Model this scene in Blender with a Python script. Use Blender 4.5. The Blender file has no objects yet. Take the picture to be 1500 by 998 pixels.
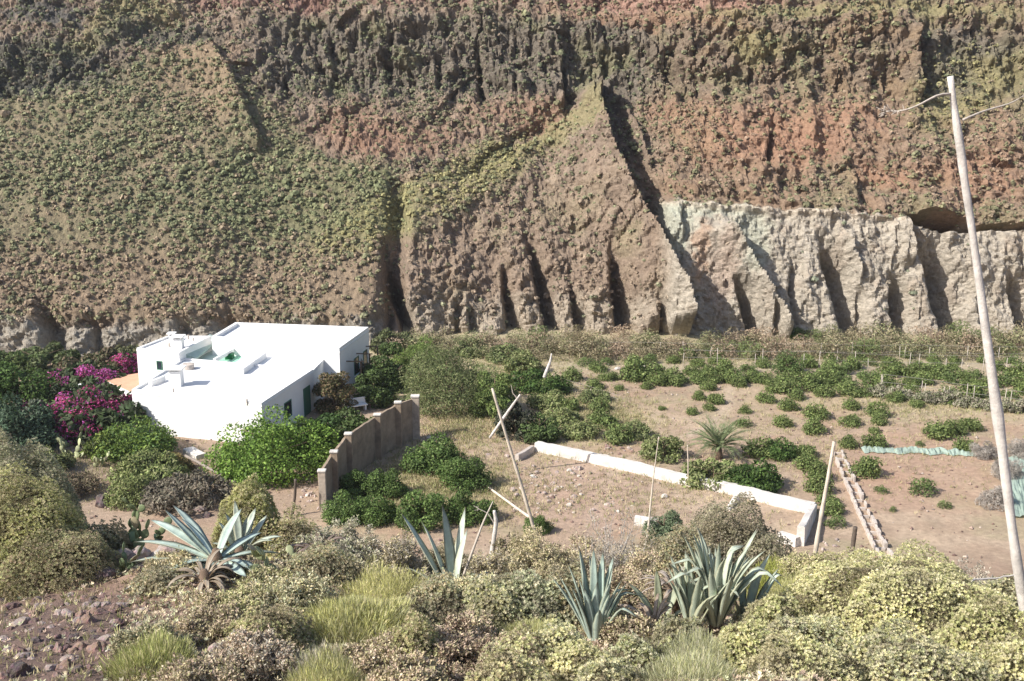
import bpy, math, random
import numpy as np
from math import radians, sin, cos, pi
C = bpy.context.scene.collection
sc = bpy.context.scene
R0 = np.random.default_rng(7)
HC, F, TH = 24.1, 1608.0, radians(13)
cT, sT = cos(TH), sin(TH)

# ---------------------------------------------------------------- camera maths (photo pixels 1500x998)
def proj(x, y, z):
    dep = y*cT - (z-HC)*sT
    v = y*sT + (z-HC)*cT
    return 750 + F*x/dep, 499 - F*v/dep
def ray(px, py):
    a, b = (px-750)/F, -(py-499)/F
    return np.array([a, cT + b*sT, -sT + b*cT])
def on_z(px, py, z):
    d = ray(px, py); t = (z-HC)/d[2]
    return np.array([d[0]*t, d[1]*t, z])
def on_y(px, py, Y):
    d = ray(px, py); t = Y/d[1]
    return np.array([d[0]*t, Y, HC + d[2]*t])

# ---------------------------------------------------------------- noise
_P = np.random.default_rng(3).random((256, 256))
def vnoise(x, y):
    xi, yi = np.floor(x).astype(int), np.floor(y).astype(int)
    fx, fy = x-xi, y-yi
    fx, fy = fx*fx*fx*(fx*(fx*6-15)+10), fy*fy*fy*(fy*(fy*6-15)+10)
    a, b = _P[xi & 255, yi & 255], _P[(xi+1) & 255, yi & 255]
    c, d = _P[xi & 255, (yi+1) & 255], _P[(xi+1) & 255, (yi+1) & 255]
    return (a*(1-fx)+b*fx)*(1-fy) + (c*(1-fx)+d*fx)*fy
def fbm(x, y, oct=4, gain=.5):
    s, a, t = 0, 1, 0
    for i in range(oct):
        ang = .7*i
        s = s + a*vnoise((x*cos(ang)-y*sin(ang))*2**i+13.7*i, (x*sin(ang)+y*cos(ang))*2**i+5.1*i); t += a; a *= gain
    return s/t*2-1
def ridged(x, y, oct=4, gain=.55):
    s, a, t = 0, 1, 0
    for i in range(oct):
        ang = .9*i+.3
        n = vnoise((x*cos(ang)-y*sin(ang))*2**i+31.7*i, (x*sin(ang)+y*cos(ang))*2**i+9.1*i)
        s = s + a*(1-np.abs(2*n-1)); t += a; a *= gain
    return s/t
def voro(x, y):
    """distance to nearest cell point and a random value per cell"""
    xi, yi = np.floor(x).astype(int), np.floor(y).astype(int)
    best = np.full(x.shape, 9.); val = np.zeros(x.shape)
    for i in (-1, 0, 1):
        for j in (-1, 0, 1):
            cx, cy = xi+i, yi+j; r1 = _P[cx & 255, cy & 255]; r2 = _P[(cx+91) & 255, (cy+57) & 255]
            d = (cx+r1-x)**2+(cy+r2-y)**2; m = d < best
            best = np.where(m, d, best); val = np.where(m, _P[(cx+17) & 255, (cy+133) & 255], val)
    return np.sqrt(best), val
def sstep(a, b, x):
    t = np.clip((x-a)/(b-a), 0, 1); return t*t*(3-2*t)

# ---------------------------------------------------------------- mesh / object helpers
def mk_mesh(name, V, Fs, mat=None, cols=None, smooth=False):
    V = np.asarray(V, dtype=np.float32)
    if not isinstance(Fs, list): Fs = [Fs]
    Fs = [np.asarray(f, dtype=np.int32) for f in Fs if len(f)]
    me = bpy.data.meshes.new(name)
    me.vertices.add(len(V)); me.vertices.foreach_set('co', V.ravel())
    nl = sum(f.size for f in Fs); npoly = sum(len(f) for f in Fs)
    me.loops.add(nl); me.loops.foreach_set('vertex_index', np.concatenate([f.ravel() for f in Fs]))
    me.polygons.add(npoly)
    tot = np.concatenate([np.full(len(f), f.shape[1], dtype=np.int32) for f in Fs])
    st = np.concatenate([[0], np.cumsum(tot)[:-1]]).astype(np.int32)
    me.polygons.foreach_set('loop_start', st); me.polygons.foreach_set('loop_total', tot)
    me.polygons.foreach_set('use_smooth', np.full(npoly, bool(smooth)))
    me.update(calc_edges=True)
    if cols is not None:
        a = me.color_attributes.new('col', 'FLOAT_COLOR', 'POINT')
        c = np.ones((len(V), 4), dtype=np.float32); c[:, :3] = cols
        a.data.foreach_set('color', c.ravel())
    if mat: me.materials.append(mat)
    return me
def tag(o, label=None, cat=None, group=None, kind=None):
    if label: o['label'] = label
    if cat: o['category'] = cat
    if group: o['group'] = group
    if kind: o['kind'] = kind
    return o
def link(name, me, parent=None, loc=(0, 0, 0), rz=0, s=1):
    o = bpy.data.objects.new(name, me); C.objects.link(o)
    o.location = loc; o.rotation_euler = (0, 0, rz)
    o.scale = (s, s, s) if np.isscalar(s) else s
    if parent: o.parent = parent
    return o
def thing(name, label, cat, loc=(0, 0, 0), rz=0, s=1, group=None):
    return tag(link(name, None, None, loc, rz, s), label, cat, group)

class MB:
    def __init__(s): s.V, s.T, s.Q, s.K, s.n = [], [], [], [], 0
    def add(s, V, Q=None, T=None, col=None):
        V = np.asarray(V, float)
        if Q is not None and len(Q): s.Q.append(np.asarray(Q)+s.n)
        if T is not None and len(T): s.T.append(np.asarray(T)+s.n)
        s.V.append(V); s.n += len(V)
        if col is not None: s.K.append(np.broadcast_to(np.asarray(col, float), (len(V), 3)))
        return s
    def box(s, x0, y0, z0, x1, y1, z1):
        V = [(x, y, z) for z in (z0, z1) for x, y in ((x0, y0), (x1, y0), (x1, y1), (x0, y1))]
        return s.add(V, [(3, 2, 1, 0), (4, 5, 6, 7), (0, 1, 5, 4), (1, 2, 6, 5), (2, 3, 7, 6), (3, 0, 4, 7)])
    def prism(s, P, z0, z1):
        """vertical prism over convex polygon P (xy list, counter-clockwise); z may be per-corner lists"""
        P = [np.asarray(p)[:2] for p in P]; n = len(P)
        ar = sum(P[i][0]*P[(i+1) % n][1]-P[(i+1) % n][0]*P[i][1] for i in range(n))
        z0 = [z0]*n if np.isscalar(z0) else list(z0); z1 = [z1]*n if np.isscalar(z1) else list(z1)
        if ar < 0: P, z0, z1 = P[::-1], z0[::-1], z1[::-1]
        V = [(P[i][0], P[i][1], z0[i]) for i in range(n)]+[(P[i][0], P[i][1], z1[i]) for i in range(n)]
        Q = [(i, (i+1) % n, (i+1) % n+n, i+n) for i in range(n)]
        T = [(0, i+1, i) for i in range(1, n-1)]+[(n, n+i, n+i+1) for i in range(1, n-1)]
        return s.add(V, Q, T)
    def tube(s, P, r, seg=8, col=None, cap=True):
        P = np.asarray(P, float); n = len(P); r = np.broadcast_to(np.asarray(r, float), (n,))
        d = np.gradient(P, axis=0); d /= np.linalg.norm(d, axis=1, keepdims=True)+1e-9
        ref = np.array([0, 0, 1.]) if abs(d[:, 2]).mean() < .8 else np.array([1., 0, 0])
        u = np.cross(d, ref); u /= np.linalg.norm(u, axis=1, keepdims=True)+1e-9; w = np.cross(d, u)
        a = np.arange(seg)*2*pi/seg
        V = (P[:, None]+r[:, None, None]*(np.cos(a)[None, :, None]*u[:, None]+np.sin(a)[None, :, None]*w[:, None])).reshape(-1, 3)
        i = np.arange(n-1)[:, None]*seg; j = np.arange(seg)[None]; k = (j+1) % seg
        Q = np.stack([i+j, i+seg+j, i+seg+k, i+k], -1).reshape(-1, 4)
        T = []
        if cap: T = [(0, j, j+1) for j in range(1, seg-1)]+[((n-1)*seg, (n-1)*seg+j+1, (n-1)*seg+j) for j in range(1, seg-1)]
        return s.add(V, Q, T, col)
    def mesh(s, name, mat, smooth=False):
        Fs = []
        if s.Q: Fs.append(np.concatenate(s.Q))
        if s.T: Fs.append(np.concatenate(s.T))
        return mk_mesh(name, np.concatenate(s.V), Fs, mat, np.concatenate(s.K) if s.K and sum(map(len, s.K)) == s.n else None, smooth)

def bevelled(me, w, seg=2):
    import bmesh
    bm = bmesh.new(); bm.from_mesh(me)
    bmesh.ops.remove_doubles(bm, verts=bm.verts, dist=1e-5)
    bmesh.ops.bevel(bm, geom=list(bm.edges), offset=w, segments=seg, affect='EDGES', profile=.6)
    bm.to_mesh(me); bm.free(); me.update(); return me

# ---------------------------------------------------------------- materials
def new_mat(name):
    m = bpy.data.materials.new(name); m.use_nodes = True
    nt = m.node_tree; nt.nodes.clear()
    return m, nt, nt.nodes, nt.links
def mat_attr(name, rough=.9, bump=.0, bscale=8, var=.25, vscale=5, trans=0, spec=.2, fallback=None, fine=0):
    """colour from the mesh's own 'col' attribute (or a constant) times two noises"""
    m, nt, N, L = new_mat(name)
    out = N.new('ShaderNodeOutputMaterial'); p = N.new('ShaderNodeBsdfPrincipled')
    p.inputs['Roughness'].default_value = rough; p.inputs['Specular IOR Level'].default_value = spec
    geo = N.new('ShaderNodeNewGeometry')
    if fallback is None:
        a = N.new('ShaderNodeAttribute'); a.attribute_name = 'col'; src = a.outputs['Color']
    else:
        a = N.new('ShaderNodeRGB'); a.outputs[0].default_value = (*fallback, 1); src = a.outputs[0]
    nz = N.new('ShaderNodeTexNoise'); nz.inputs['Scale'].default_value = vscale; nz.inputs['Detail'].default_value = 6
    nz.inputs['Roughness'].default_value = .65
    L.new(geo.outputs['Position'], nz.inputs['Vector'])
    mr = N.new('ShaderNodeMapRange'); mr.inputs[1].default_value = .3; mr.inputs[2].default_value = .7
    mr.inputs[3].default_value = 1-var; mr.inputs[4].default_value = 1+var
    L.new(nz.outputs[0], mr.inputs[0])
    mx = N.new('ShaderNodeVectorMath'); mx.operation = 'SCALE'
    L.new(src, mx.inputs[0]); L.new(mr.outputs[0], mx.inputs['Scale'])
    L.new(mx.outputs[0], p.inputs['Base Color'])
    if bump:
        b = N.new('ShaderNodeTexNoise'); b.inputs['Scale'].default_value = bscale; b.inputs['Detail'].default_value = 8
        b.inputs['Roughness'].default_value = .7
        L.new(geo.outputs['Position'], b.inputs['Vector'])
        bn = N.new('ShaderNodeBump'); bn.inputs['Strength'].default_value = 1; bn.inputs['Distance'].default_value = bump
        L.new(b.outputs[0], bn.inputs['Height']); L.new(bn.outputs[0], p.inputs['Normal'])
    sh = p.outputs[0]
    if trans:
        t = N.new('ShaderNodeBsdfTranslucent'); L.new(mx.outputs[0], t.inputs['Color'])
        ms = N.new('ShaderNodeMixShader'); ms.inputs[0].default_value = trans
        L.new(p.outputs[0], ms.inputs[1]); L.new(t.outputs[0], ms.inputs[2]); sh = ms.outputs[0]
    L.new(sh, out.inputs['Surface'])
    return m
M = {}
M['cliff'] = mat_attr('cliff_rock', .95, .45, 1.6, .3, 2.2)
M['ground'] = mat_attr('ground_soil', .95, .05, 9, .22, 3.1)
M['leaf'] = mat_attr('leaf', .6, 0, 1, .22, 2.0, .28, .25)
M['scrub'] = mat_attr('scrub_leaf', .8, 0, 1, .15, 2.0, .12, .1)
M['dryleaf'] = mat_attr('dry_leaf', .8, 0, 1, .2, 3.0, .15, .1)
M['petal'] = mat_attr('petal', .7, 0, 1, .2, 2.0, .35, .1)
M['agave'] = mat_attr('agave_leaf', .5, .004, 14, .18, 7, .05, .3)
M['rock'] = mat_attr('loose_rock', .95, .03, 14, .3, 6)
M['bark'] = mat_attr('bark', .9, .015, 25, .3, 12, fallback=(.17, .12, .085))
M['dead'] = mat_attr('dead_wood', .85, .01, 30, .2, 10, fallback=(.50, .44, .38))
M['tan_wood'] = mat_attr('weathered_pole', .8, .006, 35, .3, 5, fallback=(.58, .50, .41))
M['pale_wood'] = mat_attr('bleached_stalk', .85, .012, 30, .32, 4, fallback=(.56, .52, .48))
M['dull_wood'] = mat_attr('dull_wood', .9, .01, 20, .3, 4, fallback=(.27, .23, .20))
M['white'] = mat_attr('white_plaster', .85, .006, 5, .05, .8, fallback=(.82, .82, .81))
M['roofwhite'] = mat_attr('white_roof_paint', .85, .01, 4, .06, .6, fallback=(.80, .80, .79))
M['oldwhite'] = mat_attr('old_whitewash', .9, .03, 8, .3, 1.8, fallback=(.62, .585, .54))
M['terra'] = mat_attr('terrace_tiles', .85, .004, 12, .1, 2, fallback=(.60, .36, .24))
M['stonewall'] = mat_attr('render_wall', .95, .03, 7, .3, 1.6, fallback=(.29, .225, .165))
M['pier'] = mat_attr('wall_pier', .95, .02, 7, .3, 3, fallback=(.40, .34, .28))
M['conc'] = mat_attr('concrete', .9, .01, 9, .2, 3, fallback=(.50, .44, .39))
M['soilfill'] = mat_attr('tank_floor', .95, .05, 4, .25, 1.2, fallback=(.40, .27, .19))
M['patio'] = mat_attr('patio_green', .8, .003, 5, .08, 2, fallback=(.42, .52, .47))
M['awning'] = mat_attr('green_cloth', .8, .003, 5, .08, 2, fallback=(.30, .58, .42))
M['darkgreen'] = mat_attr('dark_green_paint', .5, 0, 5, .1, 3, fallback=(.01, .11, .04))
M['net'] = mat_attr('green_netting', .8, .01, 15, .15, 4, .3, fallback=(.40, .50, .43))
M['metal'] = mat_attr('rusty_post', .7, .004, 20, .25, 9, fallback=(.10, .08, .065))
M['wire'] = mat_attr('wire', .5, 0, 20, .1, 9, fallback=(.30, .28, .25))
M['shade'] = mat_attr('shutter', .6, 0, 5, .1, 3, fallback=(.05, .06, .07))
M['green_shutter'] = mat_attr('green_shutter', .6, 0, 5, .1, 3, fallback=(.06, .16, .11))
g = bpy.data.materials.new('window_glass'); g.use_nodes = True
g.node_tree.nodes['Principled BSDF'].inputs['Base Color'].default_value = (.03, .04, .05, 1)
g.node_tree.nodes['Principled BSDF'].inputs['Roughness'].default_value = .08
M['glass'] = g
# ---------------------------------------------------------------- terrain height
_hy = np.array([-400, -60, -20, 0, 6, 9, 12, 16, 19, 24, 32, 42, 50, 56, 400.])
_hz = np.array([150, 46, 31, 22.3, 19.9, 18.35, 17.0, 15.95, 14.9, 11.3, 6.2, 2.1, .5, 0, 0.])
def g_arr(x, y):
    z = np.interp(y, _hy, _hz)
    z2 = np.interp(y-.8, _hy, _hz); z3 = np.interp(y+.8, _hy, _hz); z = (z+z2+z3)/3
    if len(y) <= 64 and y.min() > 47:
        far = sstep(44, 58, y); z = z+far*(.12*fbm(x/7, y/7, 3)+.035*fbm(x/.9, y/.9, 3)) + far*.8*sstep(-24, -34, x)*sstep(95, 60, y)
        return z+sstep(97, 104, y)*.8+(sstep(90, 110, y)*.35*fbm(x/4, y/4, 3) if y.max() > 90 else 0)
    near = 1-sstep(24, 46, y)
    z = z + near*(.9*np.exp(-((x+5.2)/2.6)**2-((y-17)/3)**2) + .25*fbm(x/2.6, y/2.6, 4) + .06*fbm(x*1.3, y*1.3, 3))
    far = sstep(44, 58, y)
    z = z + far*(.12*fbm(x/7, y/7, 3) + .035*fbm(x/.9, y/.9, 3))
    z = z + far*.8*sstep(-24, -34, x)*sstep(95, 60, y)
    # shallow furrows/terrace scarp in the orchard
    z = z + .35*np.exp(-((y-61-x*.1+1.5*fbm(x/9, y*0, 2))/4)**2)*sstep(-16, -8, x)*sstep(6, -2, x)*.0
    z = z + sstep(97, 104, y)*.8 + sstep(90, 110, y)*.35*fbm(x/4, y/4, 3)
    return z
def gz(x, y): return float(g_arr(np.array([float(x)]), np.array([float(y)]))[0])
def hit(px, py):
    d = ray(px, py); d = d/np.linalg.norm(d)
    t = np.arange(5, 400, .25); X, Y, Z = d[0]*t, d[1]*t, HC+d[2]*t
    k = np.argmax(Z < g_arr(X, Y))
    t = np.linspace(t[max(k-1, 0)], t[k], 20); X, Y, Z = d[0]*t, d[1]*t, HC+d[2]*t
    k = np.argmax(Z <= g_arr(X, Y)+1e-4)
    return np.array([X[k], Y[k], float(g_arr(X[k:k+1], Y[k:k+1])[0])])
def far_hit(px, py):      # the same, but skipping the near slope
    p = on_z(px, py, 0)
    for _ in range(3): p = on_z(px, py, gz(p[0], p[1]))
    return p
def blob(px, py, cx, cy, rx, ry, ang=0, soft=.35):
    c, s = cos(radians(ang)), sin(radians(ang))
    u = ((px-cx)*c+(py-cy)*s)/rx; v = (-(px-cx)*s+(py-cy)*c)/ry
    return 1-sstep(1-soft, 1+soft, np.sqrt(u*u+v*v))

def grid_faces(nx, ny):
    i = np.arange(nx-1)[:, None]*ny; j = np.arange(ny-1)[None]
    return np.stack([i+j, i+ny+j, i+ny+j+1, i+j+1], -1).reshape(-1, 4)

def build_ground():
    xs = np.concatenate([np.linspace(-400, -62, 30), np.arange(-60, -11, .35), np.arange(-11, 11, .1), np.arange(11, 60, .35), np.linspace(62, 400, 30)])
    ys = np.concatenate([np.linspace(-300, 2, 40), np.arange(3, 24, .1), np.arange(24, 52, .7), np.arange(52, 112, .27), np.linspace(114, 400, 12)])
    X, Y = np.meshgrid(xs, ys, indexing='ij'); x, y = X.ravel(), Y.ravel(); z = g_arr(x, y)
    # small stones and clods in the near slope
    nr = (1-sstep(22, 26, y))*sstep(2, 5, y)
    z = z + nr*(.05*ridged(x*3, y*3, 3)+.03*fbm(x*8, y*8, 2))
    px, py = proj(x, np.maximum(y, 3), z)
    soil = np.array([.385, .285, .205]); brown = np.array([.24, .16, .12]); dry = np.array([.42, .35, .22]); lava = np.array([.15, .105, .09])
    green = np.array([.14, .17, .06]); grey = np.array([.34, .30, .26])
    n1, n2, n3 = fbm(x/6, y/6, 4), fbm(x/1.7+9, y/1.7, 4), fbm(x/.5, y/.5+4, 3)
    c = np.tile(soil, (len(x), 1))*(1+.12*n2[:, None])
    def mix(w, col):
        nonlocal c
        w = np.clip(w, 0, 1)[:, None]; c = c*(1-w)+np.asarray(col)*w
    far = sstep(44, 56, y)
    mix(far*sstep(.1, .5, n1+.6*n2)*.5, (.34, .22, .15))
    mix(far*sstep(.25, .6, n2-n1)*.45, (.45, .355, .26)); mix(far*sstep(.1, .5, fbm(x/2.6+50, y/2.6, 4))*.45, (.33, .30, .18)); mix(far*sstep(.15, .5, fbm(x/1.1+80, y/1.1, 3))*.35, (.26, .20, .15))
    jig = 18*n2+10*n3; P, Qy = px+jig, py+.6*jig
    mix(far*sstep(.2, .9, np.sin((x*.93+y*.36+.8*n1)*2*pi/1.6))*sstep(1, 4, x)*.22, (.28, .21, .155))
    dpt = np.abs((x-4)-(y-60)*.55+1.2*np.sin(y*.3)); mix(far*sstep(.75, .3, dpt)*sstep(3, 6, x)*.5, (.47, .38, .29))
    mix(far*blob(P, Qy, 1500, 585, 420, 34)*.5, dry); mix(far*blob(P, Qy, 1000, 520, 900, 32)*.9, (.38, .32, .22))
    mix(far*sstep(540, 512, Qy)*.9, (.36, .31, .20)); mix(far*blob(P, Qy, 880, 625, 90, 30)*.6, dry); mix(far*blob(P, Qy, 680, 620, 60, 28)*.8, (.46, .33, .23))
    mix(far*blob(P, Qy, 640, 720, 120, 45)*.65, (.33, .28, .15)); mix(far*blob(P, Qy, 700, 560, 130, 45)*.7, dry)
    mix(far*blob(P, Qy, 200, 640, 300, 120)*.75, (.30, .22, .165)); mix(far*blob(P, Qy, 1350, 690, 160, 60)*.4, (.40, .25, .18))
    mix(far*blob(P, Qy, 850, 730, 110, 45)*.5, (.40, .28, .22)); mix(far*blob(P, Qy, 380, 700, 80, 22)*.6, (.42, .30, .22))
    mix((1-far), brown*(1+.3*n3[:, None])); mix((1-far)*sstep(.0, .5, n2)*.6, (.33, .26, .17)); mix((1-far)*sstep(.2, .6, n3)*.5, (.30, .20, .17))
    mix((1-far)*blob(P, Qy, 90, 950, 190, 80)*.8, lava); mix((1-far)*blob(P, Qy, 560, 900, 260, 60)*.5, (.27, .24, .13))
    mix((1-far)*blob(P, Qy, 260, 800, 120, 60)*.7, (.46, .33, .24))
    me = mk_mesh('ground', np.stack([x, y, z], 1), grid_faces(len(xs), len(ys)), M['ground'], np.clip(c, .01, .9), True)
    tag(link('ground', me), kind='structure')

# ---------------------------------------------------------------- the canyon wall across the valley
GULLY = [  # x_top,y_top,x_bottom,y_bottom,width,depth
 (664,435,668,500,7,1.0),(684,440,690,500,7,1.2),(735,375,750,500,11,2.4),(770,330,812,500,13,3.2),(836,395,850,495,9,2.0),(893,340,914,500,16,3.4),
 (965,440,972,500,10,1.6),(1075,400,1106,500,12,2.6),(1128,430,1135,500,7,1.4),(1160,380,1158,430,7,1.2),(1203,340,1240,500,17,3.4),(1258,420,1262,495,6,.9),(1305,395,1316,500,13,2.9),
 (1348,330,1390,500,20,3.8),(1436,430,1445,500,8,1.0),(1478,385,1502,500,12,2.6),(1560,380,1580,500,16,3),(1660,380,1690,500,18,3),(1780,360,1800,500,18,3),(562,395,598,505,12,4.4),(556,345,566,420,7,1.4),(258,455,266,500,12,1.3),(56,430,74,525,18,1.9),(130,460,134,510,9,1.0),(330,450,334,500,8,.9),(-60,420,-50,520,20,3),
 (880,60,885,112,8,.8),(1135,165,1128,235,6,1.2),(1340,60,1352,130,9,1.6),(700,60,706,150,9,1.4),(560,40,566,110,9,1.2),(480,30,486,90,8,1.2),(640,70,645,130,7,1.0)]
STEP = [  # polyline, amplitude, reach to the left in px
 ([(884,118),(878,150),(883,185),(925,290),(970,370),(1003,430),(1012,470)],5.6,110),
 ([(905,128),(935,185),(955,230)],1.6,22),
 ([(310,58),(340,105),(384,205)],1.7,60),
 ([(1070,325),(1110,398),(1158,482)],2.8,55),
 ([(812,40),(826,90),(826,142)],2.4,60),
 ([(1348,30),(1345,90),(1352,130)],2.2,50),
 ([(1120,20),(1125,70)],.9,30),([(1000,292),(1003,335)],1.2,25),([(1335,316),(1340,372)],1.6,40),([(1245,340),(1262,400)],1.0,25)]
def seg_x(poly, py):
    ys = [p[1] for p in poly]; xs = [p[0] for p in poly]
    return np.interp(py, ys, xs)
def cliff_fields(x, z, Y):
    return proj(x, Y, z)
def build_cliff():
    xs = np.concatenate([np.arange(-150, -66, .7), np.arange(-66, 66, .165), np.arange(66, 151, .7)])
    zs = np.concatenate([np.arange(-1.5, 42, .16), np.arange(42, 75, .8)])
    X, Z = np.meshgrid(xs, zs, indexing='ij')
    Y = 103+np.maximum(Z, 0)*1.25-(4.5+2.5*(1-sstep(-32, -22, X)))*(1-sstep(-16, -4, X))
    px, py = proj(X, Y, Z)
    cot = np.full_like(X, 1.27)
    for it in range(2):
        jx = 14*fbm(X/9, Z/9, 3)
        tuff_top = np.interp(px, [940, 1000, 1080, 1340, 1500, 1900], [285, 292, 298, 316, 330, 345])
        tw = sstep(945, 985, px)*sstep(tuff_top-4, tuff_top+3, py)
        cot = np.full_like(X, 1.27)
        cot = cot+(.30-cot)*tw
        cw = sstep(575, 600, px)*(1-sstep(945, 985, px))*sstep(395, 430, py+jx)
        cot = cot+(.42-cot)*cw
        lw = (1-sstep(540, 575, px))*sstep(452, 476, py+jx); cot = cot+(.4-cot)*lw
        bu = sstep(560, 640, px)*(1-sstep(940, 970, px))*sstep(230, 270, py)*(1-cw); cot = cot-.22*bu
        top = sstep(105, 125, py+.8*jx); tb = (1-top)*sstep(20, 34, py+.5*jx)
        tb = tb*np.maximum(sstep(380, 420, px), blob(px, py, 60, 95, 110, 45))
        cot = cot+(.55-cot)*tb
        cot = cot+(.6-cot)*((1-sstep(5, 12, py+.5*jx))*.8)
        dz = np.diff(Z, axis=1); Yc = np.zeros_like(X)
        Yc[:, 1:] = np.cumsum(np.where(Z[:, 1:] > 0, dz*.5*(cot[:, 1:]+cot[:, :-1]), dz*.3), axis=1)
        Ys = Yc.copy(); i0, i1 = int(84/.7), int(84/.7)+int(132/.165)-2
        kern = np.ones(75)/75
        for kk in range(Yc.shape[1]):
            if Z[0, kk] < 8: continue
            v = Ys[i0:i1, kk]
            for _r in range(2): v = np.convolve(np.pad(v, 37, mode='edge'), kern, 'valid')
            Ys[i0:i1, kk] = v
        wsm = sstep(10, 17, Z)*sstep(0, 12, 55-np.abs(X)); Yc = Yc*(1-wsm)+Ys*wsm
        Y = 103+Yc+1.2*fbm(X/30, Z*0, 2)-(4.5+2.5*(1-sstep(-32, -22, X)))*(1-sstep(-16, -4, X))
        px, py = proj(X, Y, Z)
    x, z, Y = X.ravel(), Z.ravel(), Y.ravel(); px, py = px.ravel(), py.ravel()
    tuff_top = np.interp(px, [940, 1000, 1080, 1340, 1500, 1900], [285, 292, 298, 316, 330, 345])
    wxn, wzn = .35*fbm(x/.9+3, z/.9, 2), .35*fbm(x/.9+31, z/.9+5, 2)
    v1, v1v = voro((x+wxn)/1.25, (z+wzn)/1.0); v2, v2v = voro((x+wxn)/.5+9, (z+wzn)/.42)
    v3, v3v = voro((x+wxn*.7)/.75+4, (z+wzn)/3.2)
    n_big, n_mid = fbm(x/14, z/14, 4), fbm(x/4, z/4, 4); n_f = fbm(x/1.1, z/1.1, 4); n_ff = fbm(x/.45+7, z/.45, 2)
    wx = px+8*n_mid; wy = py+8*n_f
    tuff = sstep(950, 985, wx)*sstep(tuff_top-5, tuff_top+4, py+7*n_f+5*n_ff)
    scree = np.clip((1-sstep(560, 585, wx))*(1-sstep(455, 480, py+10*n_mid))*sstep(55, 80, py+.22*np.abs(px-300)*0), 0, 1)
    cone = scree*np.clip(1-sstep(0, 25, 70+(np.abs(px-310)-20)*.62*(px < 310)-py)*(px < 310), 0, 1)
    scree = np.where(px < 310, scree*sstep(-10, 15, py-(58+np.clip(300-px, 0, 400)*.28)), scree*sstep(-10, 20, py-(75+(px-320)*.95)*(px < 480)-(235)*(px >= 480)))
    scree = np.maximum(scree, blob(wx, wy, 640, 290, 150, 36, -28)*.9)
    rocky = 1-scree
    D = 1.3*n_big*(.4+.6*rocky) + rocky*(.75*(ridged(x/3.4, z/4.5, 4)-.6)*1.6+.25*n_f+.18*n_ff + .5*(v1v-.5)*(1-sstep(.45, .8, v1)) - .3*v1 + .24*(v2v-.5)-.26*v2) + scree*(.3*n_mid+.26*n_f+.16*n_ff)
    band = np.clip((sstep(12, 30, wy)*(1-sstep(120, 160, wy))*np.maximum(sstep(340, 400, wx)*(1-scree), blob(wx, wy, 60, 95, 120, 50))), 0, 1)
    D += band*(.75*(v3v-.5)-.45*v3+.5*n_f)
    wa, wb = 5*fbm(x/11+1, z/11, 2), 5*fbm(x/11+8, z/11+3, 2)
    v4, v4v = voro((x+wa+.35*z)/4.2, (z+wb)/3.4); v5, v5v = voro((x+wa-.3*z)/2.1+5, (z+wb)/2.6)
    crag = rocky*(1-tuff); D += crag*(1.6*(v4v-.5)*(1-sstep(.35, .75, v4))-.5*v4+.75*(v5v-.5)*(1-sstep(.4, .75, v5))-.3*v5)*(.55+.6*band)
    but = sstep(585, 640, wx)*(1-sstep(940, 1000, wx))*sstep(230, 330, wy)
    D += but*(.8*(ridged(x/2.2+3, z/9, 3)-.5))
    D += tuff*(-.45*(.28*n_f)*0 + .5*(ridged(x/2.8, z/10, 3)-.5))
    D += tuff*(.3*v1-.35*(v1v-.5)*(1-sstep(.45, .8, v1))+.10*v2+.35*(v3v-.5))
    D += sstep(930, 990, wx)*(1-tuff)*sstep(140, 200, wy)*1.0*(ridged(x/9+2, (z+.10*x+1.2*n_mid)/2.6, 4)-.5)*2
    for (x0, y0, x1, y1, w, dp) in GULLY:
        if x1 > 1020 and y1 > 415: w, dp = w*1.2, dp*1.18
        gx = np.interp(py, [y0, y1], [x0, x1])+3.5*n_mid
        u = px-gx; fall = np.where(u < 0, np.exp(-(u/(.35*w))**2), np.exp(-(u/(1.25*w))**2))
        D -= dp*(1.3 if 600 < x1 < 985 else 1.1)*fall*sstep(y0-6, y0+.45*(y1-y0), py+6*n_mid)*(1 if y1 > 415 else 1-sstep(y1-20, y1+8, py+9*n_f))
    for poly, amp, reach in STEP:
        sx = seg_x(poly, py)+3*n_f; u = sx-px
        ymin, ymax = poly[0][1], poly[-1][1]
        rch = reach*(np.interp(py, [118, 260], [.25, 1]) if reach == 110 else 1)
        r = np.where(u > 0, np.clip(1-u/rch, 0, 1)**1.3, 0)*sstep(-1.5, 2.5, u)
        D += amp*r*sstep(ymin-6, ymin+14, py)*(1-sstep(ymax, ymax+25, py))
    cave = np.maximum(blob(px, py, 1388, 322, 50, 13, 6, .2), blob(px, py, 1470, 329, 70, 5, 2, .3)*.6); D -= 5.5*cave
    lip = sstep(945, 985, px)*np.exp(-((py-tuff_top-2)/5)**2); D += .5*lip
    D -= 1.2*blob(wx, wy, 740, 215, 75, 12, -32) ; D -= 1.0*blob(wx, wy, 830, 140, 22, 12)
    D -= 1.0*blob(wx, wy, 230, 45, 70, 18, -15)
    D *= sstep(-1.5, 1.5, z)*.6+.4
    V = np.stack([x, Y-.88*D, z+.42*D], 1)
    # albedo, plus painted shadow at the upper left
    c = np.tile([.27, .20, .155], (len(x), 1))*(1+.22*n_f[:, None]+.15*n_ff[:, None])
    def mix(w, col):
        nonlocal c
        w = np.clip(w, 0, 1)[:, None]; c = c*(1-w)+np.asarray(col)*w
    mix(rocky*(v1v > .7)*.35, (.34, .27, .22)); mix(rocky*(v1v < .25)*.35, (.20, .155, .13))
    j2 = 22*fbm(x/5+40, z/5, 4)+10*n_ff; ax, ay = px+j2, py+.7*j2
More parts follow.
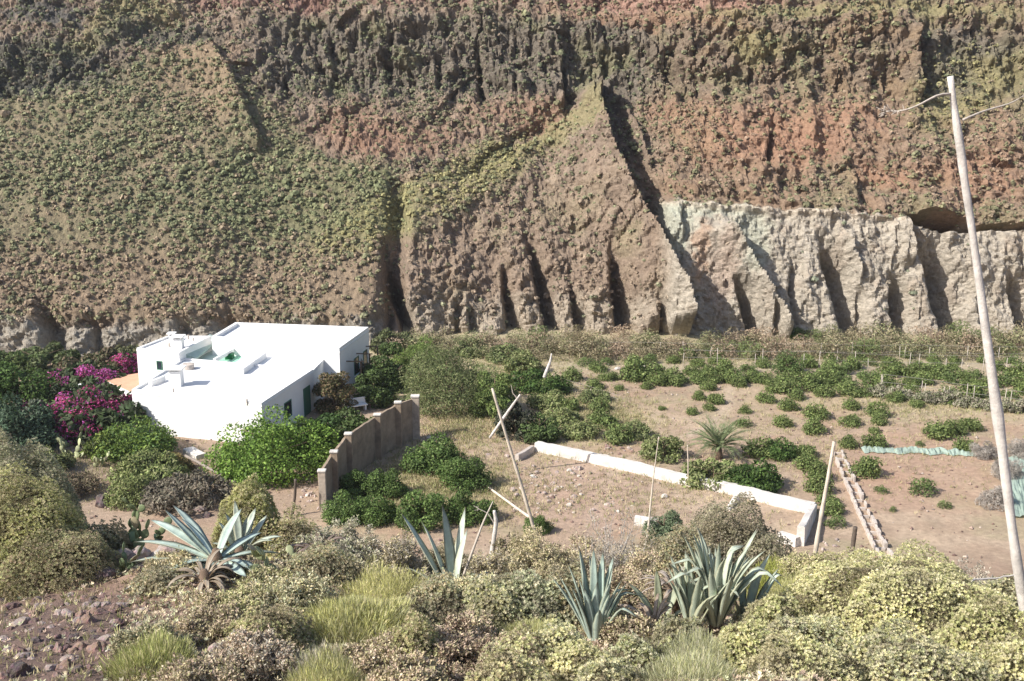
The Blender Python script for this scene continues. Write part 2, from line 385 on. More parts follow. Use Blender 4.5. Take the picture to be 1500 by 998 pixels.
    mix(scree*.9, (.235, .205, .13)); mix(scree*blob(ax, ay, 480, 290, 190, 70)*.5, (.20, .21, .11)); mix(scree*sstep(.1, .5, n_mid)*.5, (.30, .225, .16))
    mix(scree*sstep(330, 400, ay)*.7, (.30, .215, .16))
    mix(blob(ax, ay, 290, 110, 60, 60)*.6, (.34, .24, .17))
    mix(band*.75, (.155, .14, .12)); mix(band*sstep(.05, .45, n_f)*.5, (.23, .195, .155)); mix(band*sstep(.1, .4, n_mid)*.6, (.22, .21, .12))
    up = sstep(930, 990, px)*(1-tuff)
    mix(up*.5, (.27, .19, .135)); mix(up*sstep(0, .4, n_mid)*.4, (.33, .21, .14)); mix(up*sstep(.05, .35, -n_mid)*.5, (.25, .225, .13))
    for a in [(1150,190,80,26),(1160,190,110,42),(1010,170,60,28),(1180,215,70,22),(1240,170,60,15),(1330,250,70,18),(1050,215,50,22),(1440,255,60,35),(930,20,120,12),(1290,255,30,12)]:
        mix(blob(ax, ay, *a, 0, .7)*.62, (.36, .21, .145))
    for a in [(590,200,100,26),(530,190,45,35),(760,165,55,25),(800,170,22,22)]: mix(blob(ax, ay, *a, 0, .7)*.65, (.30, .18, .13))
    for a in [(1420,120,90,50,-35),(620,290,190,26,-28),(840,170,70,18,-35),(1280,15,260,10,0),(150,40,130,24,-20),(1120,70,40,25,0)]:
        mix(blob(ax, ay, *a)*.65, (.28, .255, .13))
    mix(but*.6, (.30, .225, .175)); mix(but*sstep(.1, .45, n_f)*.5, (.37, .29, .215)); mix(but*sstep(.15, .5, n_mid)*.4, (.31, .265, .165))
    mix(sstep(575, 610, wx)*(1-sstep(930, 990, wx))*sstep(415, 450, ay)*.75, (.42, .36, .30))
    mix((1-sstep(540, 575, wx))*sstep(462, 480, ay)*.8, (.40, .37, .33))
    mix(tuff, (.41, .36, .295)); mix(tuff*sstep(0, .4, n_mid)*.5, (.46, .405, .335)); mix(tuff*sstep(.15, .5, n_f)*.45, (.34, .27, .21))
    mix(tuff*sstep(.1, .5, -n_f)*.4, (.48, .43, .36))
    for a in [(1095,345,32,55),(985,330,30,45),(1010,300,90,10)]: mix(tuff*blob(ax, ay, *a)*.75, (.41, .42, .34))
    mix(tuff*blob(ax, ay, 1026, 365, 9, 50, 0)*.6, (.43, .28, .19))
    mix(tuff*blob(ax, ay, 1060, 390, 25, 60)*.6, (.34, .25, .2))
    mix(tuff*np.exp(-((py-tuff_top-3)/6)**2)*.6, (.56, .47, .37))
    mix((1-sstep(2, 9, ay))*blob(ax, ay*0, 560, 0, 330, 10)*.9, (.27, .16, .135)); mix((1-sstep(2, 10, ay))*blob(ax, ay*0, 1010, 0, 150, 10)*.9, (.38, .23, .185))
    mix(.85*blob(ax, ay, 60, 15, 70, 12), (.10, .10, .10)); mix(.8*blob(ax, ay, 30, 90, 110, 42), (.11, .11, .095)); mix(.7*blob(ax, ay, 230, 50, 95, 20), (.12, .12, .10))  # upper-left shadow zones painted into the colour, together with dark cliff rock
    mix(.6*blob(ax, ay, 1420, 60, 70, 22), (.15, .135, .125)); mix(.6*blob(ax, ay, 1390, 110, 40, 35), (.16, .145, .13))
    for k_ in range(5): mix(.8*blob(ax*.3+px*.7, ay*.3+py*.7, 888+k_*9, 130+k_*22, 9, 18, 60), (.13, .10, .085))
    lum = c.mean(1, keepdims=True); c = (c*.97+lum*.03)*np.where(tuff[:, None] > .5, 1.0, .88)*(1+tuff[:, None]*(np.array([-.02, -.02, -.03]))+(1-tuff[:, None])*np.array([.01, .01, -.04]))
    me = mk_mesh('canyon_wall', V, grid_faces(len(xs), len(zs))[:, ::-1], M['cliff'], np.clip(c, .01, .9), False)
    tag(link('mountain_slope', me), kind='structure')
    nx, nz = len(xs), len(zs)
    return c.reshape(nx, nz, 3), V.reshape(nx, nz, 3), px.reshape(nx, nz), py.reshape(nx, nz), scree.reshape(nx, nz), tuff.reshape(nx, nz), but.reshape(nx, nz), band.reshape(nx, nz)
build_ground()
CL = build_cliff()

# ---------------------------------------------------------------- leaves as many small kite-shaped faces
def kites(P, Dr, size, wid, rng, cols, curl=.0, nrm=None):
    """P centres(n,3), Dr unit direction of each leaf, size(n), width ratio"""
    n = len(P); r = rng.normal(size=(n, 3)) if nrm is None else nrm; s = np.cross(Dr, r); s /= np.linalg.norm(s, axis=1, keepdims=True)+1e-9
    size = np.broadcast_to(size, (n,))[:, None]
    up = np.cross(Dr, s)*size*curl
    a = P; b = P+Dr*size*.5+s*size*wid*.5+up; c_ = P+Dr*size; d = P+Dr*size*.5-s*size*wid*.5+up
    V = np.stack([a, b, c_, d], 1).reshape(-1, 3)
    Q = np.arange(4*n).reshape(n, 4)
    return V, Q, np.repeat(cols, 4, axis=0)
def rdir(rng, n):
    v = rng.normal(size=(n, 3)); return v/np.linalg.norm(v, axis=1, keepdims=True)
def pal(rng, n, colors, w=None, jit=.18):
    colors = np.asarray(colors, float); k = rng.choice(len(colors), n, p=w)
    return colors[k]*(1+jit*rng.normal(size=(n, 1))).clip(.4, 1.8)
GREEN = [(.055, .10, .025), (.075, .13, .03), (.10, .16, .04), (.04, .075, .02)]
OLIVE = [(.17, .17, .075), (.13, .14, .06), (.21, .19, .09), (.10, .11, .05)]
LIME = [(.12, .20, .03), (.16, .25, .04), (.09, .16, .025), (.20, .28, .05)]

# bushes covering the far slopes: one uncountable mass
def hillside_scrub():
    GC, V, px, py, scree, tuff, but, band = CL
    rng = np.random.default_rng(11)
    N = 50000
    i = rng.integers(0, V.shape[0], N*4); j = rng.integers(0, V.shape[1], N*4)
    x, y = px[i, j], py[i, j]; s, t, b, bd = scree[i, j], tuff[i, j], but[i, j], band[i, j]
    dens = .40+.52*s-.39*t-.16*b-.16*bd
    nz = fbm(V[i, j, 0]/5+3, V[i, j, 2]/5, 3); dens = dens*(1+1.15*nz); dens = dens*(1-.55*blob(x, y, 290, 110, 50, 45)-.6*blob(x, y, 590, 200, 100, 30)-.4*blob(x, y, 1180, 205, 140, 40)-.35*blob(x, y, 300, 420, 260, 40))
    dens = dens+.35*blob(x, y, 560, 150, 140, 50)+.25*blob(x, y, 640, 280, 170, 40, -28)
    dens *= sstep(490, 455, y)*(V[i, j, 2] > .8)*(V[i, j, 2] < 60)
    # one candidate per equal area: the mesh has more columns near the middle, so thin those out
    dens *= np.where(np.abs(V[i, j, 0]) < 66, 1, 1)
    keep = rng.random(N*4) < dens; i, j = i[keep][:N], j[keep][:N]
    n = len(i); P = V[i, j].copy(); x, y, s, b = px[i, j], py[i, j], scree[i, j], but[i, j]
    P[:, :2] += rng.normal(0, .1, (n, 2))
    rad = (.12+.28*rng.random(n)**2.2+.38*(rng.random(n) < .035)*rng.random(n))*(1+.15*s)
    K = 26
    nzc = fbm(P[:, 0]/6, P[:, 2]/6, 3)+.35*rng.normal(size=n)
    A = np.array([.20, .24, .13]); B = np.array([.28, .30, .16]); D_ = np.array([.33, .255, .185]); G = np.array([.17, .18, .10])
    t1 = sstep(-.5, .7, nzc)[:, None]; base = A*(1-t1)+B*t1
    dry = (rng.random(n) < (.20+.35*sstep(320, 400, y)+.25*b+.22*(x > 940)))[:, None]; base = np.where(dry, D_, base)
    dk = (rng.random(n) < .14+.3*blob(x, y, 560, 160, 150, 60)+.3*(y < 130)*(x < 200))[:, None]; base = np.where(dk & ~dry, G, base)
    yl = (rng.random(n) < .7*np.maximum(blob(x, y, 1420, 120, 90, 55, -35), blob(x, y, 640, 280, 180, 35, -28)))[:, None]; base = np.where(yl, (.36, .335, .16), base)
    base = base*.62+np.clip(GC[i, j], 0, .34)*.40
    d = rdir(rng, n*K); d[:, 2] = np.abs(d[:, 2])*.9; d[:, 1] -= .25
    PP = np.repeat(P, K, 0); rr = np.repeat(rad, K)
    c = PP+d*(rr*(.35+.45*rng.random(n*K)))[:, None]
    nn = d+.25*rng.normal(size=(n*K, 3)); ld = np.cross(nn, rdir(rng, n*K)); ld /= np.linalg.norm(ld, axis=1, keepdims=True)
    cols = np.repeat(base, K, 0)*(1+.22*rng.normal(size=(n*K, 1))).clip(.4, 1.7)
    VV, Q, cc = kites(c-ld*(rr*.3)[:, None], ld, rr*.66, .95, rng, cols, 0, nn)
    tag(link('hillside_scrub', mk_mesh('hillside_scrub', VV, Q, M['scrub'], cc)), 'low olive and dry brown scrub covering the canyon slopes', 'scrub', kind='stuff')
hillside_scrub()
ORD = ['first', 'second', 'third', 'fourth', 'fifth', 'sixth', 'seventh', 'eighth', 'ninth', 'tenth', 'eleventh', 'twelfth', 'thirteenth', 'fourteenth',
       'fifteenth', 'sixteenth', 'seventeenth', 'eighteenth', 'nineteenth', 'twentieth', 'twenty-first', 'twenty-second', 'twenty-third', 'twenty-fourth',
       'twenty-fifth', 'twenty-sixth', 'twenty-seventh', 'twenty-eighth', 'twenty-ninth', 'thirtieth', 'thirty-first', 'thirty-second', 'thirty-third', 'thirty-fourth',
       'thirty-fifth', 'thirty-sixth', 'thirty-seventh', 'thirty-eighth', 'thirty-ninth', 'fortieth']
def dup(root, loc, rz=0, s=1, label=None, group=None):
    r = root.copy(); C.objects.link(r); r.location = loc; r.rotation_euler = (0, 0, rz); r.scale = (s, s, s) if np.isscalar(s) else s
    if label: r['label'] = label
    if group: r['group'] = group
    for ch in list(root.children):
        c = ch.copy(); C.objects.link(c); c.parent = r
    return r

def cloud(rng, lobes, n, size, colors, wid=.6, tang=.6, up=.15, jit=.2, fill=.25, w=None, curl=.08):
    L = np.asarray(lobes, float)          # x,y,z,rx,ry,rz
    a = L[:, 3]*L[:, 4]+L[:, 4]*L[:, 5]; k = rng.choice(len(L), n, p=a/a.sum())
    d = rdir(rng, n); d[:, 2] += up; d /= np.linalg.norm(d, axis=1, keepdims=True)
    rad = 1-fill*rng.random(n)**1.5+.07*rng.normal(size=n)
    P = L[k, :3]+d*L[k, 3:6]*rad[:, None]
    nn = d*tang+(1-tang)*rng.normal(size=(n, 3)); nn[:, 2] += .2
    ld = np.cross(nn, rdir(rng, n)); ld /= np.linalg.norm(ld, axis=1, keepdims=True)+1e-9
    lc = 1+.16*rng.normal(size=len(L)); cols = pal(rng, n, colors, w, jit)*lc[k][:, None]
    s = size*(.7+.6*rng.random(n))
    return kites(P-ld*s[:, None]*.5, ld, s, wid, rng, cols, curl, nn)
def lobes_dome(rng, n, R, H, lr, z0=0):
    out = []
    for i in range(n):
        a = rng.random()*2*pi; q = math.sqrt(rng.random())*.95; h = rng.random()
        zz = H*(.92*math.sqrt(max(0, 1-q*q))*(.35+.65*h)+.2); r = lr*(.75+.6*rng.random())
        out.append((R*q*cos(a)*(1-.2*lr/R), R*q*sin(a)*(1-.2*lr/R), z0+max(zz-r*.75, r*.45), r*R if lr < 1 and False else r, r, r*.85))
    for i in range(max(4, n//2)):
        a = i*2*pi/max(4, n//2)+rng.random()*.5; r = lr*(.7+.4*rng.random()); q = .78+.15*rng.random()
        out.append(((R*q-.4*r)*cos(a), (R*q-.4*r)*sin(a), z0+r*(.55+.5*rng.random()), r, r, r*.85))
    return out
def limbs(rng, mb, H, R, tr, n=5, z0=.0, lean=0):
    mb.tube([(0, 0, z0-.3), (lean*.2, 0, H*.25), (lean*.5, .03, H*.5), (lean, .05, H*.8)], [tr*1.0, tr*.8, tr*.6, tr*.3], 8)
    for i in range(n):
        a = rng.random()*2*pi; h = H*(.2+.3*rng.random()); q = R*(.5+.35*rng.random())
        mb.tube([(lean*.3, 0, h), (q*.45*cos(a), q*.45*sin(a), h+H*.15), (q*cos(a), q*sin(a), h+H*.3)], [tr*.5, tr*.35, tr*.12], 6)
    return mb
def tree_proto(name, rng, R, H, lr, nl, nleaf, ls, colors, mat='leaf', trunk=.06, tang=.6, w=None, label='x', cat='tree', z0=.0, **kw):
    t = thing(name, label, cat)
    t_mb = limbs(rng, MB(), H, R, trunk)
    link('trunk', t_mb.mesh('trunk', M['bark'], True), t)
    V, Q, c = cloud(rng, lobes_dome(rng, nl, R, H, lr, z0), nleaf, ls, colors, tang=tang, w=w, **kw)
    link('crown', mk_mesh('crown', V, Q, M[mat], c), t)
    return t
def put(root, used, px, py, wpx, Rp, label, group=None, rng=R0, sz=1.0, base=True, drop=0, d=None):
    """stand a plant of crown radius Rp so that it is wpx photo pixels wide, its base at the ground under photo point px,py"""
    p = far_hit(px, py) if d is None else np.array([(px-750)/F*(d*cT-(gz((px-750)/F*d, d)-HC)*sT), d, 0])
    p[2] = gz(p[0], p[1])
    dep = p[1]*cT-(p[2]-HC)*sT; s = wpx/F*dep/(2*Rp)
    loc = (p[0], p[1], p[2]-drop*s)
    rz = rng.random()*6.28; sc_ = (s, s, s*sz)
    if root.name not in used:
        used.add(root.name); root.location = loc; root.rotation_euler = (0, 0, rz); root.scale = sc_
        root['label'] = label
        if group: root['group'] = group
        return root
    return dup(root, loc, rz, sc_, label, group)
USED = set()

# ---------------------------------------------------------------- citrus bushes in the bare field
rng = np.random.default_rng(21)
cit = [tree_proto('citrus_tree', rng, .95, 1.45, .46, 15, 1500, .18, [(.14, .19, .06), (.18, .23, .075), (.23, .27, .10), (.10, .14, .045)], trunk=.05, cat='citrus tree') for _ in range(5)]
yng = [tree_proto('young_citrus', rng, .95, 1.1, .34, 11, 700, .17, [(.15, .21, .07), (.19, .24, .09), (.11, .16, .05)], trunk=.03, cat='citrus tree') for _ in range(2)]
z6 = [(170,660,50),(245,680,70),(110,690,80),(145,745,90),(70,735,70),(40,805,60),(115,785,60),(365,740,90),(395,705,70),(430,675,70),(470,775,90),(500,730,80),
      (560,680,110),(585,805,110),(575,870,110),(270,800,60),(265,845,95,1),(435,845,90),(735,775,80),(725,840,100),(820,720,70),(855,800,100),(865,840,80),(925,740,90),(1030,770,70),
      (1185,770,40),(1125,875,150),(1190,870,110),(1260,855,110),(1245,950,110),(730,940,90),(840,935,110),(840,885,60),(705,690,90),(340,965,140),(540,975,110),(1040,945,50,1),
      (610,675,80),(1320,770,40)]
z5 = [(1020,645,95),(1110,680,95),(1165,650,75),(1290,625,140),(1385,660,105),(1470,660,105),(1220,700,50),(1000,780,100),(1140,775,100),(1165,835,130),(1225,900,140),(1410,790,40),(910,680,130),
      (815,690,90),(1190,650,60),(1110,830,80,1),(960,760,70,1),(1340,690,60)]
zz = [(800,45,145),(1060,125,150,1),(870,150,70,1),(1150,215,70,1),(560,25,130),(600,75,120),(600,130,120),(640,190,110),(660,235,100),(675,285,110,1),(925,240,40,1)]
fld = [(1000+t[0]/3, 333+t[1]/3, t[2]/3, len(t) > 3) for t in z6]+[(500+t[0]/3, 333+t[1]/3, t[2]/3, len(t) > 3) for t in z5]+[(1000+t[0]/3, 665+t[1]/3, t[2]/3, len(t) > 3) for t in zz]
fld.sort(key=lambda t: -t[1])
rows, cur = [], []
for t in fld:
    if cur and cur[0][1]-t[1] > 13: rows.append(cur); cur = []
    cur.append(t)
rows.append(cur)
for ri, row in enumerate(rows):
    row.sort(key=lambda t: t[0])
    for ci, (x, y, w, yg) in enumerate(row):
        pr = (yng if yg else cit)[rng.integers(0, 2 if yg else 5)]
        lab = f"{'sparse yellowish' if yg else 'round dark'} citrus bush, {ORD[ci]} from left in bare field's {ORD[ri]} row from front"
        put(pr, USED, x, y+w*.30, w*.98, 1.05, lab, 'citrus bushes in the bare field', rng, .8+.3*rng.random())
# denser orchard rows beyond, across the right half
orch = []
for yy, x0, x1, st, w0 in ((577, 1150, 1520, 30, 40), (562, 925, 1530, 29, 40), (549, 880, 1530, 27, 36), (538, 860, 1530, 31, 31), (528, 1010, 1530, 36, 28)):
    r_ = []; x = x0
    while x < x1:
        if rng.random() < (.86 if yy < 570 else .75): r_.append((x+rng.normal(0, 3), yy+rng.normal(0, 2.2)+(x-1200)*.012, w0*(.8+.4*rng.random())))
        x += st*(.8+.4*rng.random())
    orch.append(r_)
for ri, row in enumerate(orch):
    for ci, (x, y, w) in enumerate(row):
        lab = f"leafy orchard tree, {ORD[ci]} from left in the {ORD[ri]} dense row behind the bare field"
        put(cit[rng.integers(0, 5)] if rng.random() < .75 else yng[rng.integers(0, 2)], USED, x, y, w*.90, 1.05, lab, 'trees in the dense orchard rows', rng, .7+.35*rng.random())
big = tree_proto('orchard_tree', rng, 1.6, 3.4, .75, 16, 1500, .22, [(.08, .12, .04), (.10, .15, .045), (.13, .18, .06)], trunk=.1, cat='tree')
put(big, USED, 1152, 548, 56, 2.0, 'taller dark green tree standing above the orchard rows below the striped tuff buttress', None, rng, .9)

# dry belt below the cliff
dryp = [tree_proto('dry_shrub', rng, 1.3, 1.7, .5, 13, 700, .2, c_, 'dryleaf', .04, .4, cat='shrub', wid=.35) for c_ in
        ([(.36, .30, .20), (.30, .26, .16), (.24, .23, .13)], [(.24, .25, .13), (.19, .21, .10), (.30, .27, .16)], [(.40, .32, .23), (.34, .25, .18)], [(.15, .19, .08), (.19, .22, .09)])]
k = 0
belt = []
for yy in (498, 506, 514, 522):
    x = (575 if yy < 515 else 700)+rng.random()*30
    r_ = []
    while x < 1530: r_.append((x, yy+rng.normal(0, 1.8), 30+rng.random()*26)); x += 24+rng.random()*26
    belt.append(r_)
for ri, row in enumerate(belt):
    for ci, (x, y, w) in enumerate(row):
        put(dryp[rng.choice(4, p=[.38, .3, .2, .12])], USED, x, y+3, w*1.35, 1.7, f'dry shrub, {ORD[ci]} from left in the {ORD[ri]} line out from the cliff foot', 'dry shrubs along the cliff foot', rng, .7+.4*rng.random())
bb = tree_proto('broom_bush', rng, 1.9, 2.9, .9, 12, 2600, .3, [(.30, .25, .15), (.24, .22, .12), (.36, .29, .19)], 'dryleaf', .06, .3, cat='bush', wid=.15, label='x')
put(bb, USED, 845, 512, 76, 2.6, 'big rounded dry brown broom bush under the central buttress', None, rng, .9)
for (x, y, w, pr, lab) in [(1168, 496, 28, cit[1], 'dark green round shrub at the foot of the diagonal tuff ridge'), (955, 505, 38, yng[0], 'pale green shrub at the foot of the fin shadow'),
                           (1035, 440, 18, yng[1], 'small green shrub clinging to the tuff right of the fin shadow'), (1100, 500, 26, cit[2], 'green shrub in the dry belt under the tuff cliff'),
                           (1205, 497, 24, dryp[3], 'olive shrub against the tuff foot beside the wide dark gully')]:
    if y == 440: continue
    put(pr, USED, x, y, w, 1.15, lab, None, rng)

# ---------------------------------------------------------------- big trees and shrubs of the garden and middle ground
def autols(R, H, n, wid): return math.sqrt((2.4 if wid >= .3 else 1.35)*2*pi*R*max(R, H)/(n*wid/2))
def tree(name, seed, x, y, w, hpx, lab, colors, cat='tree', nl=16, nleaf=2600, ls=.2, lr=.33, mat='leaf', tang=.55, wid=.6, group=None, d=None, trunk=.09, flat=1., fill=.25, jit=.2):
    """R of 1 unit wide, scaled; hpx is the height in photo pixels"""
    r_ = np.random.default_rng(seed)
    p = far_hit(x, y) if d is None else np.array([*on_y(x, y, d)[:2], 0]); p[2] = gz(p[0], p[1])
    dep = p[1]*cT-(p[2]-HC)*sT; R = w/F*dep/2*1.0; H = hpx/F*dep/cos(radians(16))*1.02
    t = thing(name, lab, cat, tuple(p), group=group)
    link('trunk', limbs(r_, MB(), H, R, trunk*max(H, 1)/3).mesh('trunk', M['bark'], True), t)
    V, Q, c = cloud(r_, lobes_dome(r_, nl, R, H, lr*min(R, H)), int(nleaf*1.9), autols(R, H, nleaf*1.9, wid) if mat != 'petal' else ls, colors, wid=wid, tang=tang, fill=fill, jit=jit)
    link('crown', mk_mesh('crown', V, Q, M[mat], c), t)
    return t
BR = [(.12, .21, .035), (.17, .28, .05), (.09, .16, .03), (.22, .33, .07)]
tree('shade_tree', 1, 402, 690, 172, 80, 'large bright green tree in front of the white house, beside the buttressed wall', BR, nl=34, nleaf=9000, ls=.17, lr=.30)
tree('round_bush', 2, 203, 666, 116, 54, 'bright yellow-green bush below the bougainvillea, left of the white front wall', [(.16, .24, .05), (.20, .28, .06), (.11, .18, .04), (.09, .15, .05)], 'bush', nl=20, nleaf=4200, ls=.15, lr=.35)
tree('garden_shrub', 3, 152, 668, 70, 30, 'low lime green shrub at the left foot of the round bush', [(.22, .28, .06), (.17, .23, .05)], 'shrub', nl=12, nleaf=1100, ls=.15)
DK = [(.06, .10, .03), (.08, .12, .035), (.10, .145, .045), (.12, .17, .06)]
tree('garden_tree', 4, 28, 606, 118, 78, 'dark green rounded tree at the left edge beside the bougainvillea', [(.07, .12, .03), (.10, .17, .04), (.05, .09, .025)], nl=22, nleaf=4200, ls=.2)
tree('garden_tree', 5, 18, 652, 120, 66, 'blue-green bushy tree at left edge, behind the foreground mound', [(.075, .12, .07), (.10, .15, .09), (.05, .085, .05)], nl=20, nleaf=3600, ls=.18)
tree('garden_shrub', 6, 60, 640, 60, 54, 'grey-green open shrub left of the purple bougainvillea', [(.20, .23, .17), (.15, .18, .12)], 'shrub', nl=12, nleaf=1300, ls=.15, tang=.3)
def bougain(seed, x, y, w, h, lab, wts, hole=None):
    r_ = np.random.default_rng(seed); t = tree('bougainvillea', seed, x, y, w, h, lab, [(.05, .08, .03), (.08, .10, .05)], 'bougainvillea', nl=18, nleaf=1000, ls=.16, lr=.30)
    p = t.location; dep = p.y*cT-(p.z-HC)*sT; R = w/F*dep/2*1.0; H = h/F*dep*.99
    V, Q, c = cloud(r_, lobes_dome(np.random.default_rng(seed), 18, R, H, .38*min(R, H))+[(x_*1.02, y_*1.02, z_*1.03, a_, b_, c_) for x_, y_, z_, a_, b_, c_ in []], 9000, .19, [(.58, .10, .30), (.62, .16, .50), (.42, .06, .17), (.10, .10, .05)], w=wts, fill=.1)
    link('blossom', mk_mesh('blossom', V, Q, M['petal'], c), t); return t
bougain(31, 115, 568, 126, 32, 'mauve bougainvillea on the left behind the garden wall', [.2, .45, .1, .25])
bougain(32, 98, 606, 90, 42, 'violet bougainvillea spilling round the white garden wall end', [.3, .45, .1, .15])
bougain(33, 145, 630, 160, 58, 'dark crimson bougainvillea mound below the orange terrace', [.25, .1, .33, .32])
bougain(34, 185, 545, 50, 30, 'crimson bougainvillea against the left wing of the white house', [.3, .1, .3, .3])
bougain(35, 200, 612, 52, 34, 'thin reddish bougainvillea creeping over the front corner of the roof', [.2, .05, .35, .4])
tree('hedge', 7, 140, 545, 110, 30, 'brown and green hedge behind the mauve bougainvillea at the cliff foot', [(.14, .13, .07), (.08, .10, .04), (.20, .15, .10)], 'hedge', nl=18, nleaf=1800, ls=.2)
tree('hedge', 17, 60, 540, 120, 34, 'dark green hedge at the left edge under the cliff foot', [(.09, .12, .045), (.12, .14, .06)], 'hedge', nl=18, nleaf=2200, ls=.2)
tree('hedge', 18, 15, 545, 90, 36, 'green hedge bush in the left corner under the shaded cliff', [(.10, .15, .05), (.13, .17, .06)], 'hedge', nl=16, nleaf=1800, ls=.2)
tree('hedge', 19, 185, 530, 70, 22, 'olive low hedge between the left wing and the cliff foot', [(.16, .16, .08), (.12, .13, .06)], 'hedge', nl=14, nleaf=1400, ls=.2)
tree('hedge', 20, 575, 510, 70, 28, 'dark shrubs at the mouth of the shadowed gully behind the house', [(.10, .12, .05), (.13, .14, .07)], 'hedge', nl=14, nleaf=1400, ls=.2)
OV = [(.20, .24, .09), (.25, .28, .11), (.15, .19, .07), (.30, .31, .15)]
TM = [(.17, .21, .08), (.22, .25, .11), (.27, .28, .14), (.12, .16, .06)]
tree('feathery_tree', 8, 655, 596, 150, 84, 'wide grey-green feathery tree in the middle, right of the white house', TM, nl=30, nleaf=9500, ls=.24, lr=.3, wid=.22, tang=.35)
tree('feathery_tree', 9, 612, 556, 84, 58, 'lighter green feathery tree behind, nearest the right end of the house', [(.19, .27, .07), (.23, .30, .09), (.14, .2, .06)], nl=18, nleaf=3800, ls=.24, wid=.25, tang=.35)
tree('feathery_tree', 10, 725, 606, 74, 62, 'yellow-green drooping tree at the right of the wide feathery tree', [(.17, .23, .07), (.22, .27, .09), (.12, .17, .05)], nl=16, nleaf=3200, ls=.22, wid=.3, tang=.35)
tree('dark_tree', 11, 568, 570, 62, 62, 'dark green tree in shade between the house and the feathery trees', DK, nl=16, nleaf=2800, ls=.2)
tree('dark_tree', 12, 548, 592, 60, 46, 'low dark tree behind the garden seat at the house side', DK, nl=14, nleaf=2200, ls=.2)
tree('dark_tree', 13, 530, 642, 96, 46, 'dark low growth in the shade behind the top of the buttressed wall', DK, nl=14, nleaf=1800, ls=.2)
tree('dark_tree', 14, 482, 668, 78, 62, 'dark green growth between the bright tree and the buttressed wall', [(.04, .08, .02), (.06, .11, .03)], nl=14, nleaf=2200, ls=.2)
tree('vine_bush', 15, 490, 603, 60, 62, 'brown and olive creeper covering the corner of the white house', [(.20, .15, .08), (.14, .13, .06), (.09, .10, .04), (.28, .20, .12)], 'creeper', nl=18, nleaf=3600, ls=.16)
tree('vine_bush', 16, 520, 560, 44, 44, 'brown vine hanging over the pergola at the house side', [(.24, .17, .10), (.16, .13, .07), (.11, .11, .05)], 'creeper', nl=12, nleaf=1600, ls=.16)
for i, (x, y, w, h, c_, lab) in enumerate([
  (765, 545, 60, 34, OV, 'olive green shrub right of the feathery trees, left of the bleached trunk'), (775, 570, 74, 36, GREEN, 'dark green shrub behind the dead forked branch'),
  (812, 575, 50, 30, GREEN, 'dark green shrub beside the bleached tree trunk'), (800, 598, 60, 30, OV, 'olive shrub at the left corner of the bare field'),
  (740, 528, 60, 26, TM, 'grey-green shrub below the cliff, behind the yellow-green tree'), (690, 520, 54, 24, TM, 'pale shrub at the cliff foot behind the feathery trees'),
  (850, 640, 62, 26, OV, 'low olive shrub patch behind the left end of the tank wall'), (790, 645, 60, 44, DK, 'dark shaded shrub at the left corner of the white tank wall'),
  (755, 640, 62, 52, [(.06, .07, .045), (.10, .10, .07), (.04, .05, .03)], 'dark twiggy shrub behind the tall leaning stalk'), (820, 620, 64, 26, OV, 'straggling green shrub on the dry bank behind the tank'),
  (972, 672, 66, 42, OV, 'olive bush behind the middle of the tank wall'), (1045, 708, 100, 38, OV, 'wide olive bush below the palm, touching the tank wall'),
  (1105, 716, 92, 42, GREEN, 'dark green bush behind the right part of the tank wall'), (1140, 668, 55, 28, GREEN, 'dark green low bush right of the palm'),
  (930, 640, 50, 26, TM, 'dry olive shrub left of the palm on the bare field'),
  (870, 588, 50, 20, TM, 'flat grey-green shrub on the left bank of the bare field')]):
    tree('field_shrub', 40+i, x, y, w*.92, h*.88, lab, c_, 'shrub', nl=14, nleaf=1700, ls=.16, lr=.36)
for i, (x, y, w, h, lab) in enumerate([(640, 688, 88, 58, 'dense dark green orange tree just right of the buttressed wall end'), (680, 712, 76, 46, 'dense dark green orange tree in front of the first, by the rubble'),
  (622, 768, 84, 56, 'dark orange tree above the centre agave'), (692, 762, 74, 48, 'dark orange tree left of the fallen pale pole'), (548, 762, 66, 46, 'small orange tree in the hollow right of the near wall end'),
  (566, 726, 62, 44, 'orange tree in the shade of the buttressed wall'), (505, 762, 64, 44, 'dark shrub against the near end of the buttressed wall'), (786, 780, 44, 30, 'small green bush at the foot of the tall leaning stalk'),
  (972, 792, 62, 50, 'grey-green bush in the near side of the empty tank'), (520, 725, 50, 40, 'low dark shrub at the foot of the wall buttresses')]):
    tree('orange_tree', 60+i, x, y, w*.9, h*.9, lab, [(.07, .12, .03), (.09, .15, .04), (.12, .185, .05), (.16, .22, .07)] if i != 8 else [(.11, .15, .08), (.15, .19, .11)], 'orange tree' if 'orange' in lab else 'shrub', nl=20, nleaf=3400, ls=.15, lr=.36)
for i, (x, y, w, h, c_, lab) in enumerate([
  (225, 706, 110, 44, OV, 'olive and brown low bush mound left of the fallen beam'), (255, 692, 48, 28, [(.12, .12, .05), (.20, .16, .08), (.26, .19, .08)], 'small rust-tinged bush at the upper end of the fallen beam'),
  (275, 738, 128, 44, [(.20, .17, .13), (.25, .22, .17), (.16, .15, .11)], 'grey-brown twiggy cushion bush above the left boulders'), (195, 735, 66, 40, OV, 'olive cushion bush beside the dark boulder at left'),
  (110, 722, 70, 34, [(.22, .17, .12), (.18, .16, .10)], 'dull brown low shrub behind the left foreground mound'), (345, 700, 40, 16, LIME, 'bright green grass clump under the bright tree'),
  (60, 690, 90, 30, [(.12, .14, .06), (.17, .18, .08)], 'dark olive shrub behind the grey mound at left')]):
    tree('cushion_bush', 80+i, x, y, w, h, lab, c_, 'bush', nl=18, nleaf=2600, ls=.13, lr=.36, mat='dryleaf', wid=.4, tang=.4)
